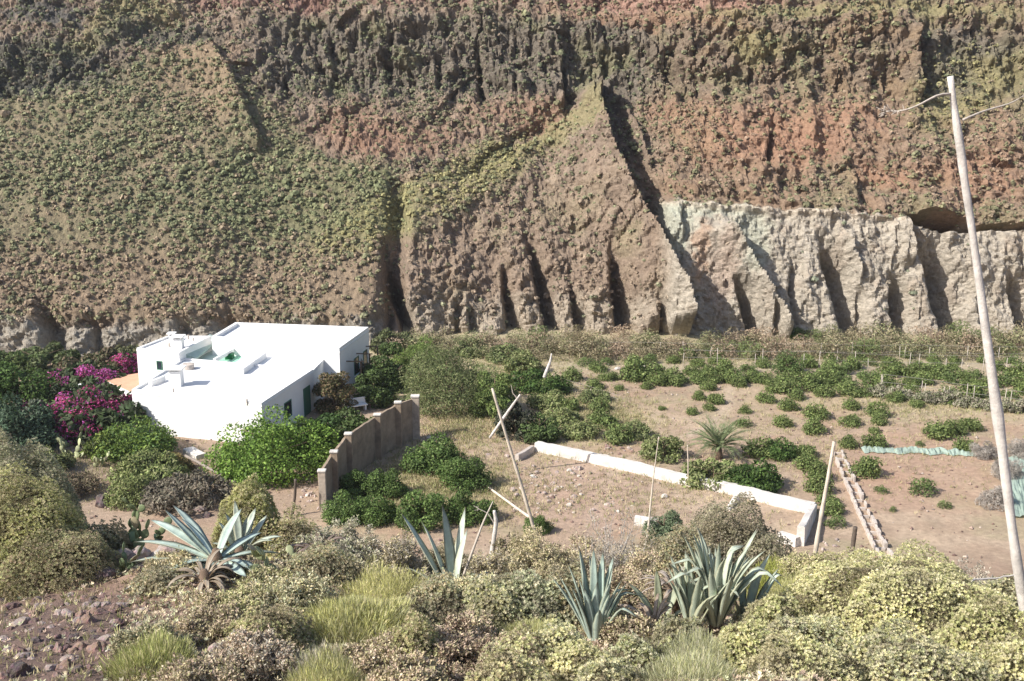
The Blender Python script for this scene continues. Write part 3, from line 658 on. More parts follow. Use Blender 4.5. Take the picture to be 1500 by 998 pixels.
for i, (x, y, w) in enumerate([(1455, 742, 48), (1474, 700, 44), (1440, 670, 34), (1492, 670, 36)]):
    tree('grey_brush', 90+i, x, y, w, w*.75, ['grey leafless brush on the field left of the tall stalk', 'grey leafless brush right of the tall stalk base, by the netting', 'small purplish dry brush at the end of the green net strip', 'grey dry brush at the right edge of the field'][i],
         [(.36, .33, .29), (.28, .255, .23), (.42, .38, .34)], 'brush', nl=14, nleaf=2400, ls=.3, mat='dryleaf', wid=.06, tang=.2)

# palm in the field
def palm(x, y, w, h):
    r_ = np.random.default_rng(5); p = far_hit(x, y); dep = p[1]*cT-(p[2]-HC)*sT; R = w/F*dep/2; H = h/F*dep
    t = thing('palm_tree', 'small date palm with arching grey-green fronds behind the white tank wall', 'palm', tuple(p))
    link('trunk', MB().tube([(0, 0, -.2), (0, 0, .3), (0, 0, .8)], [.3, .28, .2], 10).mesh('trunk', M['bark'], True), t)
    for i in range(34):
        a = i*2.39996; el = radians(80-62*(i/34)**.8)+r_.normal(0, .08); L = R*1.15*(.85+.3*r_.random())
        s = np.linspace(0, 1, 9); ang = el-s*1.15*(.5+.6*r_.random()); rr = np.concatenate([[0], np.cumsum(np.cos(ang[:-1]))])*L/8; hh = np.concatenate([[0], np.cumsum(np.sin(ang[:-1]))])*L/8+.8
        P = np.stack([rr*cos(a), rr*sin(a), hh], 1); mb = MB().tube(P, np.linspace(.022, .006, 9), 4)
        k_ = 46; u = np.linspace(.12, .99, k_); B = np.stack([np.interp(u, s, P[:, j]) for j in range(3)], 1)
        tan = np.stack([np.interp(u, s, np.gradient(P[:, j])) for j in range(3)], 1); tan /= np.linalg.norm(tan, axis=1, keepdims=True)
        side = np.cross(tan, [0, 0, 1.]); side /= np.linalg.norm(side, axis=1, keepdims=True)+1e-9
        for sg in (1, -1):
            dd = tan*.7+side*sg*.7+np.array([0, 0, .15]); dd /= np.linalg.norm(dd, axis=1, keepdims=True)
            V, Q, c = kites(B, dd, .42*np.sin(pi*(u*.8+.15)), .09, r_, pal(r_, k_, [(.16, .21, .10), (.21, .25, .13)]))
            mb.add(V, Q)
        n = sum(len(v) for v in mb.V); cc = np.tile((.18, .22, .11), (n, 1))*(1+.15*r_.normal())
        fm = mk_mesh('frond', np.concatenate(mb.V), [np.concatenate(mb.Q), np.concatenate(mb.T)], M['leaf'], cc); link('frond', fm, t)
palm(1052, 672, 96, 56)

# ---------------------------------------------------------------- the white house
def house():
    t = thing('white_house', 'low white flat-roofed farmhouse with stepped roof blocks, chimneys and a sunken green patio', 'house', tuple(on_z(300, 600, 0)))
    o = np.array(t.location)
    def q(px, py, z): return on_z(px, py, z)[:2]-o[:2]
    def part(name, mb, mat, parent=None, bev=0):
        me = mb.mesh(name, M[mat])
        if bev: bevelled(me, bev)
        return link(name, me, parent or t)
    A, B, Cc, Dd = q(383, 594, 3), q(459, 544, 3), q(268, 527, 3), q(193, 574, 3)
    E1, E2, E3, E4 = q(345, 535, 3), q(459, 544, 3), q(481, 521, 3), q(372, 508, 3)
    Rr = [q(310, 497, 3.9), q(497, 514, 3.9), q(540, 483, 3.9), q(345, 476, 3.9)]
    Lw = [q(200, 512, 3.7), q(262, 519, 3.7), q(309, 494, 3.7), q(246, 494, 3.7)]
    P1 = [Cc, E1, E4, q(309, 497, 3)]
    def inset(P, k):
        c = np.mean(P, 0); return [c+(p-c)*k for p in P]
    part('front_block_wall', MB().prism([Dd, A, B, Cc], -1, 2.93), 'white'); 
    part('middle_block_wall', MB().prism(inset([E1, E2, E3, E4], .997), -1, 2.9), 'white')
    part('rear_block_wall', MB().prism(Rr, -1, 3.7), 'white')
    part('left_wing_wall', MB().prism(Lw, -1, 3.55), 'white')
    def roof(P, z, h=.16, w=.22, name='roof'):
        r_ = part(name, MB().prism(inset(P, 1.006), z-.12, z), 'roofwhite')
        mb = MB(); n = len(P); c = np.mean(P, 0)
        for i in range(n):
            a, b = np.array(P[i]), np.array(P[(i+1) % n]); d = (b-a)/np.linalg.norm(b-a); nr = np.array([-d[1], d[0]])
            if np.dot(nr, c-a) < 0: nr = -nr
            mb.prism([a+nr*.003+d*(w+.004), b+nr*.003, b+nr*w, a+nr*w+d*(w+.004)], z+.002, z+h)
        part('parapet', mb, 'white', r_)
    roof([Dd, A, B, Cc], 3.0); roof([E1, E2, E3, E4], 2.99, .10); roof(Rr, 3.85, .28, .3); roof(Lw, 3.68, .14)
    # patio
    part('patio_floor', MB().prism(inset(P1, 1.0), -1, 2.55), 'patio')
    ed = [P1[0], P1[3]]
    a, b = np.array(P1[0]), np.array(P1[3])
    part('glazed_canopy', MB().prism([a+(b-a)*.02, a+(b-a)*.02+(.9, .2), a+(b-a)*.97+(.9, .2), a+(b-a)*.97], 2.9, [3.5, 3.05, 3.05, 3.5]), 'patio')
    m0, m1 = q(322, 531, 2.2), q(350, 536, 2.2)
    dk = q(340, 533, 2.2); g_ = [q(314, 529, 2.6), q(348, 534, 2.6), q(357, 524, 2.6), q(328, 518, 2.6)]
    part('green_cover', MB().prism(g_, 2.5, 2.66), 'awning')
    c = np.mean(g_, 0); part('green_hatch', MB().box(c[0]-.28, c[1]-.45, 2.6, c[0]+.32, c[1]+.3, 3.1), 'darkgreen', None, .04)
    # skylight ridge, low walls
    def ridge(p0, p1, z, w, h, name):
        a, b = q(*p0, z), q(*p1, z); d = (b-a)/np.linalg.norm(b-a); nr = np.array([-d[1], d[0]])
        part(name, MB().prism([a, b, b+nr*w, a+nr*w], z-.01, z+h), 'white', None, .03)
    ridge((357, 549), (391, 524), 3, 1.3, .45, 'skylight'); ridge((437, 523), (454, 513), 3.0, .25, .35, 'roof_divider')
    ridge((222, 567), (243, 558), 3, .25, .4, 'roof_divider'); ridge((316, 531), (352, 511), 3, .22, .3, 'roof_divider')
    # chimneys
    def chimney(px, py, z, w, h, round_=False):
        a = q(px, py, z); mb = MB()
        if round_: mb.tube([(a[0], a[1], z-.1), (a[0], a[1], z+h)], [w/2, w/2], 14)
        else: mb.box(a[0]-w/2, a[1]-w/2, z-.1, a[0]+w/2, a[1]+w/2, z+h)
        ch = part('chimney', mb, 'white')
        cap = MB().box(a[0]-w*.72, a[1]-w*.72, z+h+.14, a[0]+w*.72, a[1]+w*.72, z+h+.24)
        for sx in (-1, 1):
            for sy in (-1, 1): cap.box(a[0]+sx*w*.38-.05, a[1]+sy*w*.38-.05, z+h, a[0]+sx*w*.38+.05, a[1]+sy*w*.38+.05, z+h+.142)
        part('chimney_cap', cap, 'white', ch)
    chimney(259, 565, 3, .85, 1.15); chimney(262, 512, 3.6, .7, .9); chimney(252, 500, 3.6, .45, .5, True)
    for (px, py, z, r_, h) in [(254, 575, 3, .07, .3), (362, 592, 3, .06, .35), (270, 540, 3, .12, .3), (276, 497, 3.7, .09, .35), (283, 499, 3.7, .07, .25), (248, 508, 3.7, .09, .3)]:
        a = q(px, py, z); part('vent_pipe', MB().tube([(a[0], a[1], z-.05), (a[0], a[1], z+h)], r_, 8), 'conc')
    a = q(276, 541, 3); part('water_tank', MB().tube([(a[0], a[1], 3.0), (a[0], a[1], 3.4)], [.45, .45], 18), 'conc', None, .05)
    # openings
    def opening(P, Q_, u0, u1, z0, z1, kind='window', sh='shade', cross=True):
        P, Q_ = np.array(P), np.array(Q_); L = np.linalg.norm(Q_-P); d = (Q_-P)/L; nr = np.array([d[1], -d[0]])   # outward = right of P->Q
        def slab(a0, a1, b0, b1, n0, n1):
            return MB().prism([P+d*a0+nr*n0, P+d*a1+nr*n0, P+d*a1+nr*n1, P+d*a0+nr*n1], b0, b1)
        a0, a1 = u0*L, u1*L
        f = MB()
        for m in (slab(a0-.07, a0, z0-.07, z1+.07, -.05, .05), slab(a1, a1+.07, z0-.07, z1+.07, -.05, .05), slab(a0, a1, z1, z1+.07, -.05, .048), slab(a0, a1, z0-.07, z0, -.05, .048)):
            f.add(m.V[0], m.Q[0], m.T[0])
        w_ = part(kind, f, 'green_shutter')
        part('glass' if kind == 'window' else 'door_panel', slab(a0, a1, z0, z1, -.02, .02), 'glass' if kind == 'window' else sh, w_)
        if kind == 'window': part('sill', slab(a0-.12, a1+.12, z0-.15, z0-.075, -.05, .12), 'white', w_)
    R2, R3 = np.array(Rr[1]), np.array(Rr[2])
    opening(R2, R3, .46, .60, 1.0, 2.3); opening(R2, R3, .78, .90, 1.0, 2.3)
    opening(A, B, .40, .52, .9, 2.0); opening(Lw[0], Lw[1], .48, .58, 2.3, 2.9)
    opening(A, B, .78, .90, .0, 2.1, 'door', 'green_shutter')
    # terrace on the left
    T = [q(150, 556, .75), q(196, 577, .75), q(262, 546, .75), q(205, 547, .75)]
    tp = part('terrace', MB().prism(T, -1, .75), 'white'); part('tiled_floor', MB().prism(inset(T, .985), .752, .80), 'terra', tp)
    # pergola at the right side
    mb = MB(); a, b = q(498, 530, 2.6), q(524, 508, 2.6)
    for s_ in (0, .5, 1):
        p = a+(b-a)*s_+np.array([1.7, -.2]); part('pergola_post', MB().tube([(p[0], p[1], -.3), (p[0], p[1], 2.6)], .07, 8), 'bark')
        p2 = a+(b-a)*s_; part('pergola_beam', MB().tube([(p2[0], p2[1], 2.65), (p[0]+.25, p[1], 2.65)], .05, 6), 'bark')
house()
# white wall end and low garden wall at the left
def wall_run(name, lab, cat, pts, h, th, mat, group=None, capw=None):
    """pts: ground xy list; wall follows the ground"""
    pts = [np.array(p[:2]) for p in pts]; base = np.array([*pts[0], gz(*pts[0])]); t = thing(name, lab, cat, tuple(base), group=group)
    r_ = np.random.default_rng(int(abs(base[0]*10))); hs = [h]*len(pts) if np.isscalar(h) else list(h); S = []; mb = MB()
    for i in range(len(pts)-1):
        a, b = pts[i], pts[i+1]; m = max(2, int(np.linalg.norm(b-a)/.35)); u = np.linspace(0, 1, m, endpoint=(i == len(pts)-2))
        S += [(*(a+(b-a)*q), hs[i]+(hs[i+1]-hs[i])*q) for q in u]
    S = np.array(S); T_ = np.gradient(S[:, :2], axis=0); T_ /= np.linalg.norm(T_, axis=1, keepdims=True); Nn = np.stack([-T_[:, 1], T_[:, 0]], 1)
    V = []
    for k in range(len(S)):
        zg = gz(S[k, 0], S[k, 1]); hh = S[k, 2]+.012*r_.normal(); tl, tr = th/2*(1+.03*r_.normal()), th/2*(1+.03*r_.normal())
        for off, zz in ((-tl*1.06, -.5), (-tl*1.03, hh*.5), (-tl, hh-.04), (-tl*.8, hh), (tr*.8, hh+.01*r_.normal()), (tr, hh-.04), (tr*1.03, hh*.5), (tr*1.06, -.5)):
            q = S[k, :2]+Nn[k]*off; V.append((q[0]-base[0], q[1]-base[1], zg+zz-base[2]))
    n_ = len(S); i_ = np.arange(n_-1)[:, None]*8; j_ = np.arange(8)[None]; q_ = (j_+1) % 8
    mb.add(V, np.stack([i_+j_, i_+q_, i_+8+q_, i_+8+j_], -1).reshape(-1, 4), [(0, q, q+1) for q in range(1, 7)]+[((n_-1)*8, (n_-1)*8+q+1, (n_-1)*8+q) for q in range(1, 7)])
    link('masonry', mb.mesh('masonry', M[mat]), t); return t, base
wall_run('garden_wall', 'white rendered garden wall end among the purple bougainvillea', 'wall', [far_hit(74, 590), far_hit(96, 592), far_hit(140, 566)], .9, .3, 'white')
# buttressed boundary wall
def boundary():
    tops = [(462, 690), (482, 662), (502, 636), (548, 608), (578, 590), (603, 581)]; bases = [(470, 748), (488, 728), (509, 706), (551, 672), (581, 655), (606, 642)]
    G = [far_hit(*b) for b in bases]; H = []
    for (tx, ty), g_ in zip(tops, G): H.append(on_y(tx, ty, g_[1])[2]-g_[2])
    t, base = wall_run('boundary_wall', 'tall weathered rendered wall with buttress piers stepping up right of the bright tree', 'wall', G, [h*.95 for h in H], .2, 'stonewall')
    for i, (g_, h) in enumerate(zip(G, H)):
        x, y = g_[0]-base[0]+.12, g_[1]-base[1]-.10; z = g_[2]-base[2]; w = .30 if i < 5 else .42
        pm = MB().prism([(x-w/2, y-w/2), (x+w/2+.12, y-w/2), (x+w/2+.12, y+w/2), (x-w/2, y+w/2)], z-.5, z+h)
        pr = link('pier', bevelled(pm.mesh('pier', M['stonewall' if 1 <= i < 5 else 'pier']), .03), t)
        link('pier_cap', bevelled(MB().box(x-w/2-.05, y-w/2-.05, z+h+.001, x+w/2+.15, y+w/2+.05, z+h+.13).mesh('pier_cap', M['oldwhite']), .04), pr)
    return G
BG = boundary()
# tank
def tank():
    pts = [far_hit(757, 676), far_hit(786, 660), far_hit(1192, 752), far_hit(1172, 800)]
    t, base = wall_run('tank_wall', 'long low whitewashed wall of the empty irrigation tank, running diagonally across the field', 'wall', pts[1:3], .62, .50, 'oldwhite')
    a = pts[0]; t2, _ = wall_run('tank_wall', 'short grey return wall at the left end of the empty tank', 'wall', [pts[0], pts[1]-np.array([.3, .3, 0])], .45, .3, 'conc')
    d = pts[3]-pts[2]
    t3, _ = wall_run('tank_wall', 'short thick white wall closing the right end of the empty tank', 'wall', [pts[2]+d*.06, pts[3]], [.7, 1.15], .4, 'oldwhite')
    wall_run('tank_wall', 'broken low whitewashed wall piece at the near right corner of the tank', 'wall', [far_hit(1142, 792), far_hit(1168, 801)], .55, .4, 'oldwhite')
    wall_run('tank_wall', 'fragment of white wall in the tank behind the grey dead shrub', 'wall', [far_hit(930, 768), far_hit(962, 772)], .5, .35, 'oldwhite')
    wall_run('tank_buttress', 'small white stub wall jutting into the tank from its long wall', 'wall', [far_hit(1086, 733)-np.array([.25, 0, 0]), far_hit(1066, 748)], [.5, .12], .28, 'oldwhite')
tank()
# fallen beam, path and white steps by the house
def log(name, lab, cat, p0, p1, r0, r1, mat, wob=.02, seed=0, seg=10, group=None, sides=None):
    p0, p1 = np.array(p0, float), np.array(p1, float); r_ = np.random.default_rng(seed)
    L = np.linalg.norm(p1-p0); s = np.linspace(0, 1, seg); P = p0+(p1-p0)*s[:, None]; w = np.cumsum(r_.normal(0, wob*L/seg, (seg, 3)), 0); w -= w[-1]*s[:, None]; P = P+w
    o = tag(link(name, MB().tube(P-p0, np.linspace(r0, r1, seg)*(1+.05*r_.normal(size=seg)), 10).mesh(name, M[mat], True)), lab, cat, group); o.location = p0; return o
def gp(px, py, up=0):
    p = far_hit(px, py); p[2] += up; return p
log('fallen_beam', 'long grey weathered beam lying on the brown ground below the bright tree', 'beam', gp(270, 672, .25), gp(372, 724, .1), .10, .09, 'dull_wood', .01)
wall_run('garden_step', 'pale stone step at the front corner of the white house', 'step', [gp(276, 662), gp(296, 672)], .3, .8, 'oldwhite')
log('fallen_pole', 'pale straight pole lying on the rubble below the orange trees', 'pole', gp(711, 714, .15), gp(790, 776, .3), .06, .09, 'tan_wood', .01, 2)
# ================================================================ near slope
def near(px, d):
    x = (px-750)/F*d*1.0
    for _ in range(4):
        z = gz(x, d); dep = d*cT-(z-HC)*sT; x = (px-750)/F*dep
    return np.array([x, d, z]), dep
def top_h(py, p): return on_y(750, py, p[1])[2]-p[2]
def rosettes(rng, P, Nn, k, L, wid, colors, w=None, jit=.15, lift=.55):
    """k small leaves round every shoot tip"""
    n = len(P); Nn = Nn/np.linalg.norm(Nn, axis=1, keepdims=True)
    a = np.cross(Nn, rdir(rng, n)); a /= np.linalg.norm(a, axis=1, keepdims=True); b = np.cross(Nn, a)
    th = (np.arange(k)[None]*2.4+rng.random((n, 1))*6.28)
    el = lift+.5*(rng.random((n, k))-.3)
    d = (np.cos(th)*np.cos(el))[..., None]*a[:, None]+(np.sin(th)*np.cos(el))[..., None]*b[:, None]+np.sin(el)[..., None]*Nn[:, None]
    d = d.reshape(-1, 3); d /= np.linalg.norm(d, axis=1, keepdims=True)
    tip = pal(rng, n, colors, w, jit); cols = 1.13*np.repeat(tip, k, 0)*(1+.1*rng.normal(size=(n*k, 1)))
    nn = np.repeat(Nn, k, 0)
    size = L*(.75+.5*rng.random(n*k))
    return kites(np.repeat(P, k, 0)+d*size[:, None]*.05, d, size, wid, rng, cols, .1, nn+.001)
def dome_pts(rng, n, rx, ry, H, lump=.16, nl=24):
    """points on a lumpy dome: surface of a union of mounds"""
    d = rdir(rng, n); d[:, 2] = np.abs(d[:, 2])
    L = rdir(rng, nl); L[:, 2] = np.abs(L[:, 2]); amp = rng.random(nl)
    dots = d @ L.T; bump = (np.exp((dots-1)*22)*amp).max(1)
    r = (1-lump)+lump*1.6*bump
    return d*np.array([rx, ry, H])*r[:, None], d
def bush_ros(seed, px, d, w, top, colors, lab, dens=1., L=.032, wts=None, kind='leaf', cat='bush', name='spurge_bush', wid=.36, depth=1.0, lump=.18, lift=.75, stems=True, k=8, group=None):
    rng = np.random.default_rng(seed); p, dep = near(px, d); R = w/F*dep/2; H = max(.35, top_h(top, p)*1.14+.08); ry = R*depth
    t = thing(name, lab, cat, tuple(p), group=group)
    A = 2*pi*R*max(H, ry)*.9; n = int(A*1150*dens)
    P, dr = dome_pts(rng, n, R, ry, H, lump)
    P *= (1-.30*rng.random(n)**2.2)[:, None]*(1+.10*fbm(dr[:, 0]*4+seed, dr[:, 1]*4+dr[:, 2]*3, 3))[:, None]; P += rng.normal(0, .012, P.shape); P[:, 2] -= .12
    nn = dr/np.array([R, ry, H])*min(R, H)+np.array([0, 0, .35])+.35*rng.normal(size=(n, 3))
    # clumps of living and dried shoots
    cl = fbm(P[:, 0]*2.2+seed, P[:, 1]*2.2+P[:, 2]*1.7, 3); cl2 = 1+.25*fbm(P[:, 0]*5, P[:, 2]*5+P[:, 1]*4, 2)
    V, Q, c = rosettes(rng, P, nn, k, L, wid, colors, wts, .14, lift)
    dry = np.repeat(np.clip((cl-.15)*3, 0, 1)*.6, k*4)[:, None]; dc = np.array([.30, .25, .17]); c = c*(1-dry)+dc*dry
    c = c*np.repeat(cl2, k*4)[:, None]
    # inner leaves and twigs seen through the gaps
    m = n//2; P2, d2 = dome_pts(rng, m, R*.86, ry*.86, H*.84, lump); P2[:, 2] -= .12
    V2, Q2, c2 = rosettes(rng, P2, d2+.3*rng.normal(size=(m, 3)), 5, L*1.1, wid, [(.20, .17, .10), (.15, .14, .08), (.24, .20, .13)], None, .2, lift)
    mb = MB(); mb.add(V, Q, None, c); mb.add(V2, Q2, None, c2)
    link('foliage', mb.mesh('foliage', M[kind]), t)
    if stems:
        sm = MB()
        for i in range(70):
            q = P2[rng.integers(m)]; b0 = np.array([rng.normal(0, R*.12), rng.normal(0, ry*.12), -.15])
            mid = (b0+q)/2+np.array([q[0]*.12, q[1]*.12, -.05]); sm.tube([b0, mid, q*.97], [.016, .011, .006], 5)
        link('stem', sm.mesh('stem', M['dead'], True), t)['kind'] = 'stuff'
    return t
def bush_blade(seed, px, d, w, top, colors, lab, dens=1., L=.22, wts=None, cat='bush', name='broom_spurge', kind='leaf', depth=1., spread=.5, wid=.035, group=None):
    """thin upright shoots in tufts"""
    rng = np.random.default_rng(seed); p, dep = near(px, d); R = w/F*dep/2; H = max(.3, top_h(top, p)*1.05+.05); ry = R*depth
    t = thing(name, lab, cat, tuple(p), group=group); A = 2*pi*R*max(H, ry); n = int(A*1900*dens); L = L*.62
    P, dr = dome_pts(rng, n, R*.95, ry*.95, H*.95, .22, 30); P *= (1-.3*rng.random(n))[:, None]; P[:, 2] -= .1
    dd = dr*spread+np.array([0, 0, .75])+.28*rng.normal(size=(n, 3)); dd /= np.linalg.norm(dd, axis=1, keepdims=True)
    c = pal(rng, n, colors, wts, .15); cl = 1+.4*fbm(P[:, 0]*2.5+seed, P[:, 1]*2.5+P[:, 2]*2, 3); c *= cl[:, None]
    s = L*(.5+.8*rng.random(n)); V, Q, cc = kites(P-dd*s[:, None]*.5, dd, s, wid*2, rng, c, .0, dr+.3*rng.normal(size=(n, 3)))
    link('foliage', mk_mesh('foliage', V, Q, M[kind], cc), t); return t
def bush_dry(seed, px, d, w, top, colors, lab, leafy=1., cat='shrub', name='dry_shrub', depth=1., twig=(.45, .38, .31), upright=.3, nb=24, wts=None, tw=1., group=None):
    """branching dry twigs with few small leaves"""
    rng = np.random.default_rng(seed); p, dep = near(px, d); R = w/F*dep/2; H = max(.3, top_h(top, p))
    t = thing(name, lab, cat, tuple(p), group=group); mb = MB(); tips = []
    def grow(a, dr, L, r, lev):
        n = 4; P = [a]; q = a; dd = dr
        for i in range(n):
            dd = dd+.22*rng.normal(size=3)+np.array([0, 0, .06*upright]); dd /= np.linalg.norm(dd); q = q+dd*L/n; P.append(q)
        mb.tube(P, np.linspace(r, r*.5, n+1), 4 if lev else 5, np.array(twig)*(.75+.5*rng.random()), cap=False)
        if lev >= 3: tips.extend(P[1:]); return
        for i in range(3 if lev < 2 else 4):
            b = P[rng.integers(2, n+1)]; e = dd+.75*rng.normal(size=3); e[2] += upright; e /= np.linalg.norm(e); grow(b, e, L*.62, r*.55, lev+1)
    for i in range(nb):
        a = rng.random()*6.28; q = rng.random()**.5; dr = np.array([q*cos(a)*1.0, q*sin(a)*1.0, .35+upright+.5*(1-q)]); dr /= np.linalg.norm(dr)
        reach = 1/np.sqrt((dr[0]**2+dr[1]**2)/R**2+dr[2]**2/H**2)
        grow(np.array([cos(a)*q*R*.25, sin(a)*q*R*.25, -.1]), dr, reach*.52, .011*tw, 0)
    n0 = sum(map(len, mb.V)); link('twigs', mb.mesh('twigs', M['dryleaf'], False), t)
    T = np.array(tips); n = int(len(T)*4.6*leafy)
    if n:
        B = T[rng.integers(0, len(T), n)]+rng.normal(0, .03, (n, 3)); ld = rdir(rng, n); ld[:, 2] = abs(ld[:, 2])
        c = pal(rng, n, colors, wts, .2); c *= (1+.35*fbm(B[:, 0]*2.5+seed, B[:, 1]*2.5+B[:, 2]*2, 3))[:, None]
        V, Q, cc = kites(B, ld, .045*(.6+.8*rng.random(n)), .5, rng, c, .1)
        link('foliage', mk_mesh('foliage', V, Q, M['dryleaf'], cc), t)
    return t
CREAM = [(.58, .55, .30), (.64, .60, .35), (.48, .49, .24), (.68, .63, .42)]
YOL = [(.45, .45, .20), (.50, .48, .25), (.38, .39, .18), (.50, .45, .28)]
GGR = [(.34, .35, .22), (.40, .39, .26), (.29, .30, .18), (.44, .40, .29)]
SAGE = [(.48, .49, .31), (.55, .54, .37), (.40, .42, .26), (.60, .55, .41)]
YG = [(.52, .51, .20), (.58, .55, .25), (.44, .44, .17), (.62, .56, .33)]
SOFT = [(.45, .46, .22), (.51, .49, .28), (.39, .40, .20)]
TAN = [(.53, .45, .29), (.45, .39, .24), (.60, .52, .36), (.40, .38, .20)]
RED = [(.46, .35, .27), (.39, .30, .23), (.54, .44, .33), (.37, .33, .20)]
GRY = [(.42, .38, .32), (.35, .32, .26), (.47, .42, .33)]
bush_ros(101, 30, 19.0, 230, 660, GGR, 'grey-green cushion bush at the left edge, behind the yellow-green mound', lump=.14)
bush_ros(102, 38, 17.2, 250, 708, YOL, 'large yellow-green rounded spurge mound at the left edge of the slope', dens=1.15)
bush_ros(103, 88, 16.5, 210, 775, [(.36, .36, .19), (.42, .39, .22), (.30, .29, .16), (.40, .32, .22)], 'brownish lower skirt bush in front of the left spurge mound, above the lava stones')
bush_blade(104, 225, 12.10, 180, 930, [(.36, .38, .14), (.44, .45, .19), (.30, .33, .12), (.52, .48, .27)], 'bright green spiky tuft at the bottom edge among the lava stones', .8, L=.24, spread=1.0)
bush_blade(105, 560, 15.6, 200, 826, YG, 'bright yellow-green broom spurge mound below the centre agave', .9, L=.17)
bush_blade(106, 520, 14.10, 230, 872, YG+SOFT, 'pale yellow-green broom spurge filling the lower middle left', .9, L=.24)
bush_blade(107, 465, 12.10, 150, 945, SOFT+GRY, 'pale straw-tipped broom tuft at the bottom edge left of centre', .7, L=.24)
bush_dry(108, 330, 14.70, 190, 872, RED+TAN, 'pinkish brown dry shrub below the sprawling agave', 1.6)
bush_dry(109, 395, 15.70, 150, 838, TAN+SOFT, 'tan leafy shrub right of the sprawling agave base', 1.6)
bush_dry(110, 258, 16.10, 120, 858, TAN, 'small tan shrub under the left agave leaves', 1.4)
bush_dry(111, 365, 12.30, 150, 925, RED+GRY, 'reddish grey twiggy shrub at the bottom edge, right of the spiky tuft', 1.4)
bush_dry(112, 655, 12.50, 190, 915, RED, 'reddish brown dry heath shrub at the bottom edge near the centre', 2.2, twig=(.36, .25, .21))
bush_ros(113, 640, 14.90, 150, 868, [(.27, .27, .16), (.34, .31, .21), (.22, .19, .13), (.30, .24, .17)], 'brown and sage mixed bush left of the cream bush, lower centre')
bush_ros(114, 755, 15.20, 200, 848, SAGE, 'cream-green leafy bush in the centre below the centre agave', dens=1.0, L=.042)
bush_blade(115, 775, 14.00, 150, 905, SOFT+YG, 'soft green tuft between the cream bush and the upright agave', .8, L=.2)
bush_ros(116, 765, 12.30, 160, 938, CREAM+RED[:1], 'cream and rust leafy bush at the bottom edge right of the reddish heath')
bush_ros(117, 850, 12.00, 130, 948, CREAM, 'cream-tipped spurge bush at the bottom edge below the upright agave')
bush_blade(118, 1020, 12.00, 190, 928, SOFT+SAGE, 'soft pale green grass tuft at the bottom edge below the fan agave', 1., L=.2, wid=.025)
bush_blade(119, 950, 12.60, 90, 925, SOFT+GRY, 'grey-green grass tuft between the two right agaves', .9, L=.18, wid=.025)
bush_ros(120, 1325, 14.20, 430, 832, CREAM, 'huge cream-yellow spurge mound filling the lower right corner', dens=1.15, depth=.8, lump=.2)
bush_ros(121, 1165, 12.60, 210, 905, CREAM+SAGE, 'cream spurge bush at the bottom edge, left part of the right-hand mound', depth=.8)
bush_ros(122, 1450, 12.30, 230, 885, CREAM+YOL, 'yellow-cream spurge bush in the bottom right corner', depth=.8)
bush_ros(123, 1310, 12.10, 210, 925, CREAM+GGR, 'sage spurge bush at the bottom edge in front of the huge mound', depth=.7)
bush_dry(124, 765, 18.30, 190, 786, TAN, 'tan leafy shrub in the middle behind the cream-green bush', 1.7)
bush_dry(125, 850, 19.60, 130, 770, TAN+RED, 'russet dry shrub below the rubble, left of the grey dead bush', 1.5)
bush_dry(126, 893, 18.70, 100, 722, GRY, 'tall grey leafless dead bush standing behind the upright agave', .1, upright=.9, twig=(.47, .43, .39), tw=1.5)
bush_ros(127, 1075, 19.90, 200, 752, [(.34, .31, .21), (.38, .34, .25), (.28, .27, .17)], 'beige rounded bush above the fan agave at the tank corner', dens=.9)
bush_ros(128, 985, 18.60, 130, 778, TAN+GGR, 'tan and grey bush above the dead agave leaves', dens=.8)
bush_blade(129, 1122, 17.30, 96, 806, [(.44, .46, .12), (.38, .42, .10)], 'small bright lime bush right of the fan agave top', 1., L=.12)
bush_blade(130, 1165, 16.30, 130, 832, SOFT+YG, 'soft yellow-green tuft between the fan agave and the huge mound', .9, L=.14)
bush_ros(131, 1225, 18.30, 150, 818, YOL+TAN, 'yellowish bush on the slope edge at the foot of the short stalk', dens=.9)
bush_ros(132, 1340, 18.50, 170, 826, YOL, 'yellow-green bush on the slope edge behind the huge mound')
bush_dry(133, 1432, 17.70, 130, 838, GRY, 'grey dead twigs left of the tall stalk base', .3, twig=(.40, .34, .28), upright=0)
bush_dry(134, 500, 18.50, 190, 772, GRY+SAGE, 'grey-green straggling shrub behind the yellow-green mound', 1.3)
bush_dry(135, 590, 18.9, 110, 790, GRY, 'grey twiggy shrub left of the centre agave', .8, upright=.6)
bush_dry(136, 722, 18.5, 80, 790, GRY+TAN, 'grey-tan twiggy shrub right of the centre agave', .9, upright=.6)
bush_ros(137, 365, 19.50, 120, 718, YOL, 'yellow-green spurge bush just above the sprawling agave', L=.045)
bush_ros(138, 430, 19.30, 110, 758, SOFT+TAN, 'olive and tan bush between the prickly pear and the wall foot')
bush_dry(139, 715, 16.5, 110, 832, TAN+SAGE, 'thin tan shrub at the right foot of the centre agave', 1.3)
bush_dry(140, 455, 16.90, 120, 822, TAN, 'dull tan shrub under the twisted dead wood', 1.3)
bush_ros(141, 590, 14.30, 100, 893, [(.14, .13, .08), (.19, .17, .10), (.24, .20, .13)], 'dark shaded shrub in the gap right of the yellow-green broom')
bush_dry(142, 930, 16.90, 120, 800, TAN+RED, 'rust-coloured dry growth between the upright and the fan agave', 1.3)
bush_dry(143, 1270, 19.70, 110, 812, GRY+TAN, 'thin greyish shrub on the slope edge above the huge mound', 1.)
bush_dry(144, 180, 18.10, 110, 800, GRY+TAN, 'thin dry shrub in front of the left rock outcrop', .8)
bush_dry(145, 1120, 14.70, 100, 872, SAGE+GGR, 'grey-green shrub against the right side of the fan agave', 1.5)
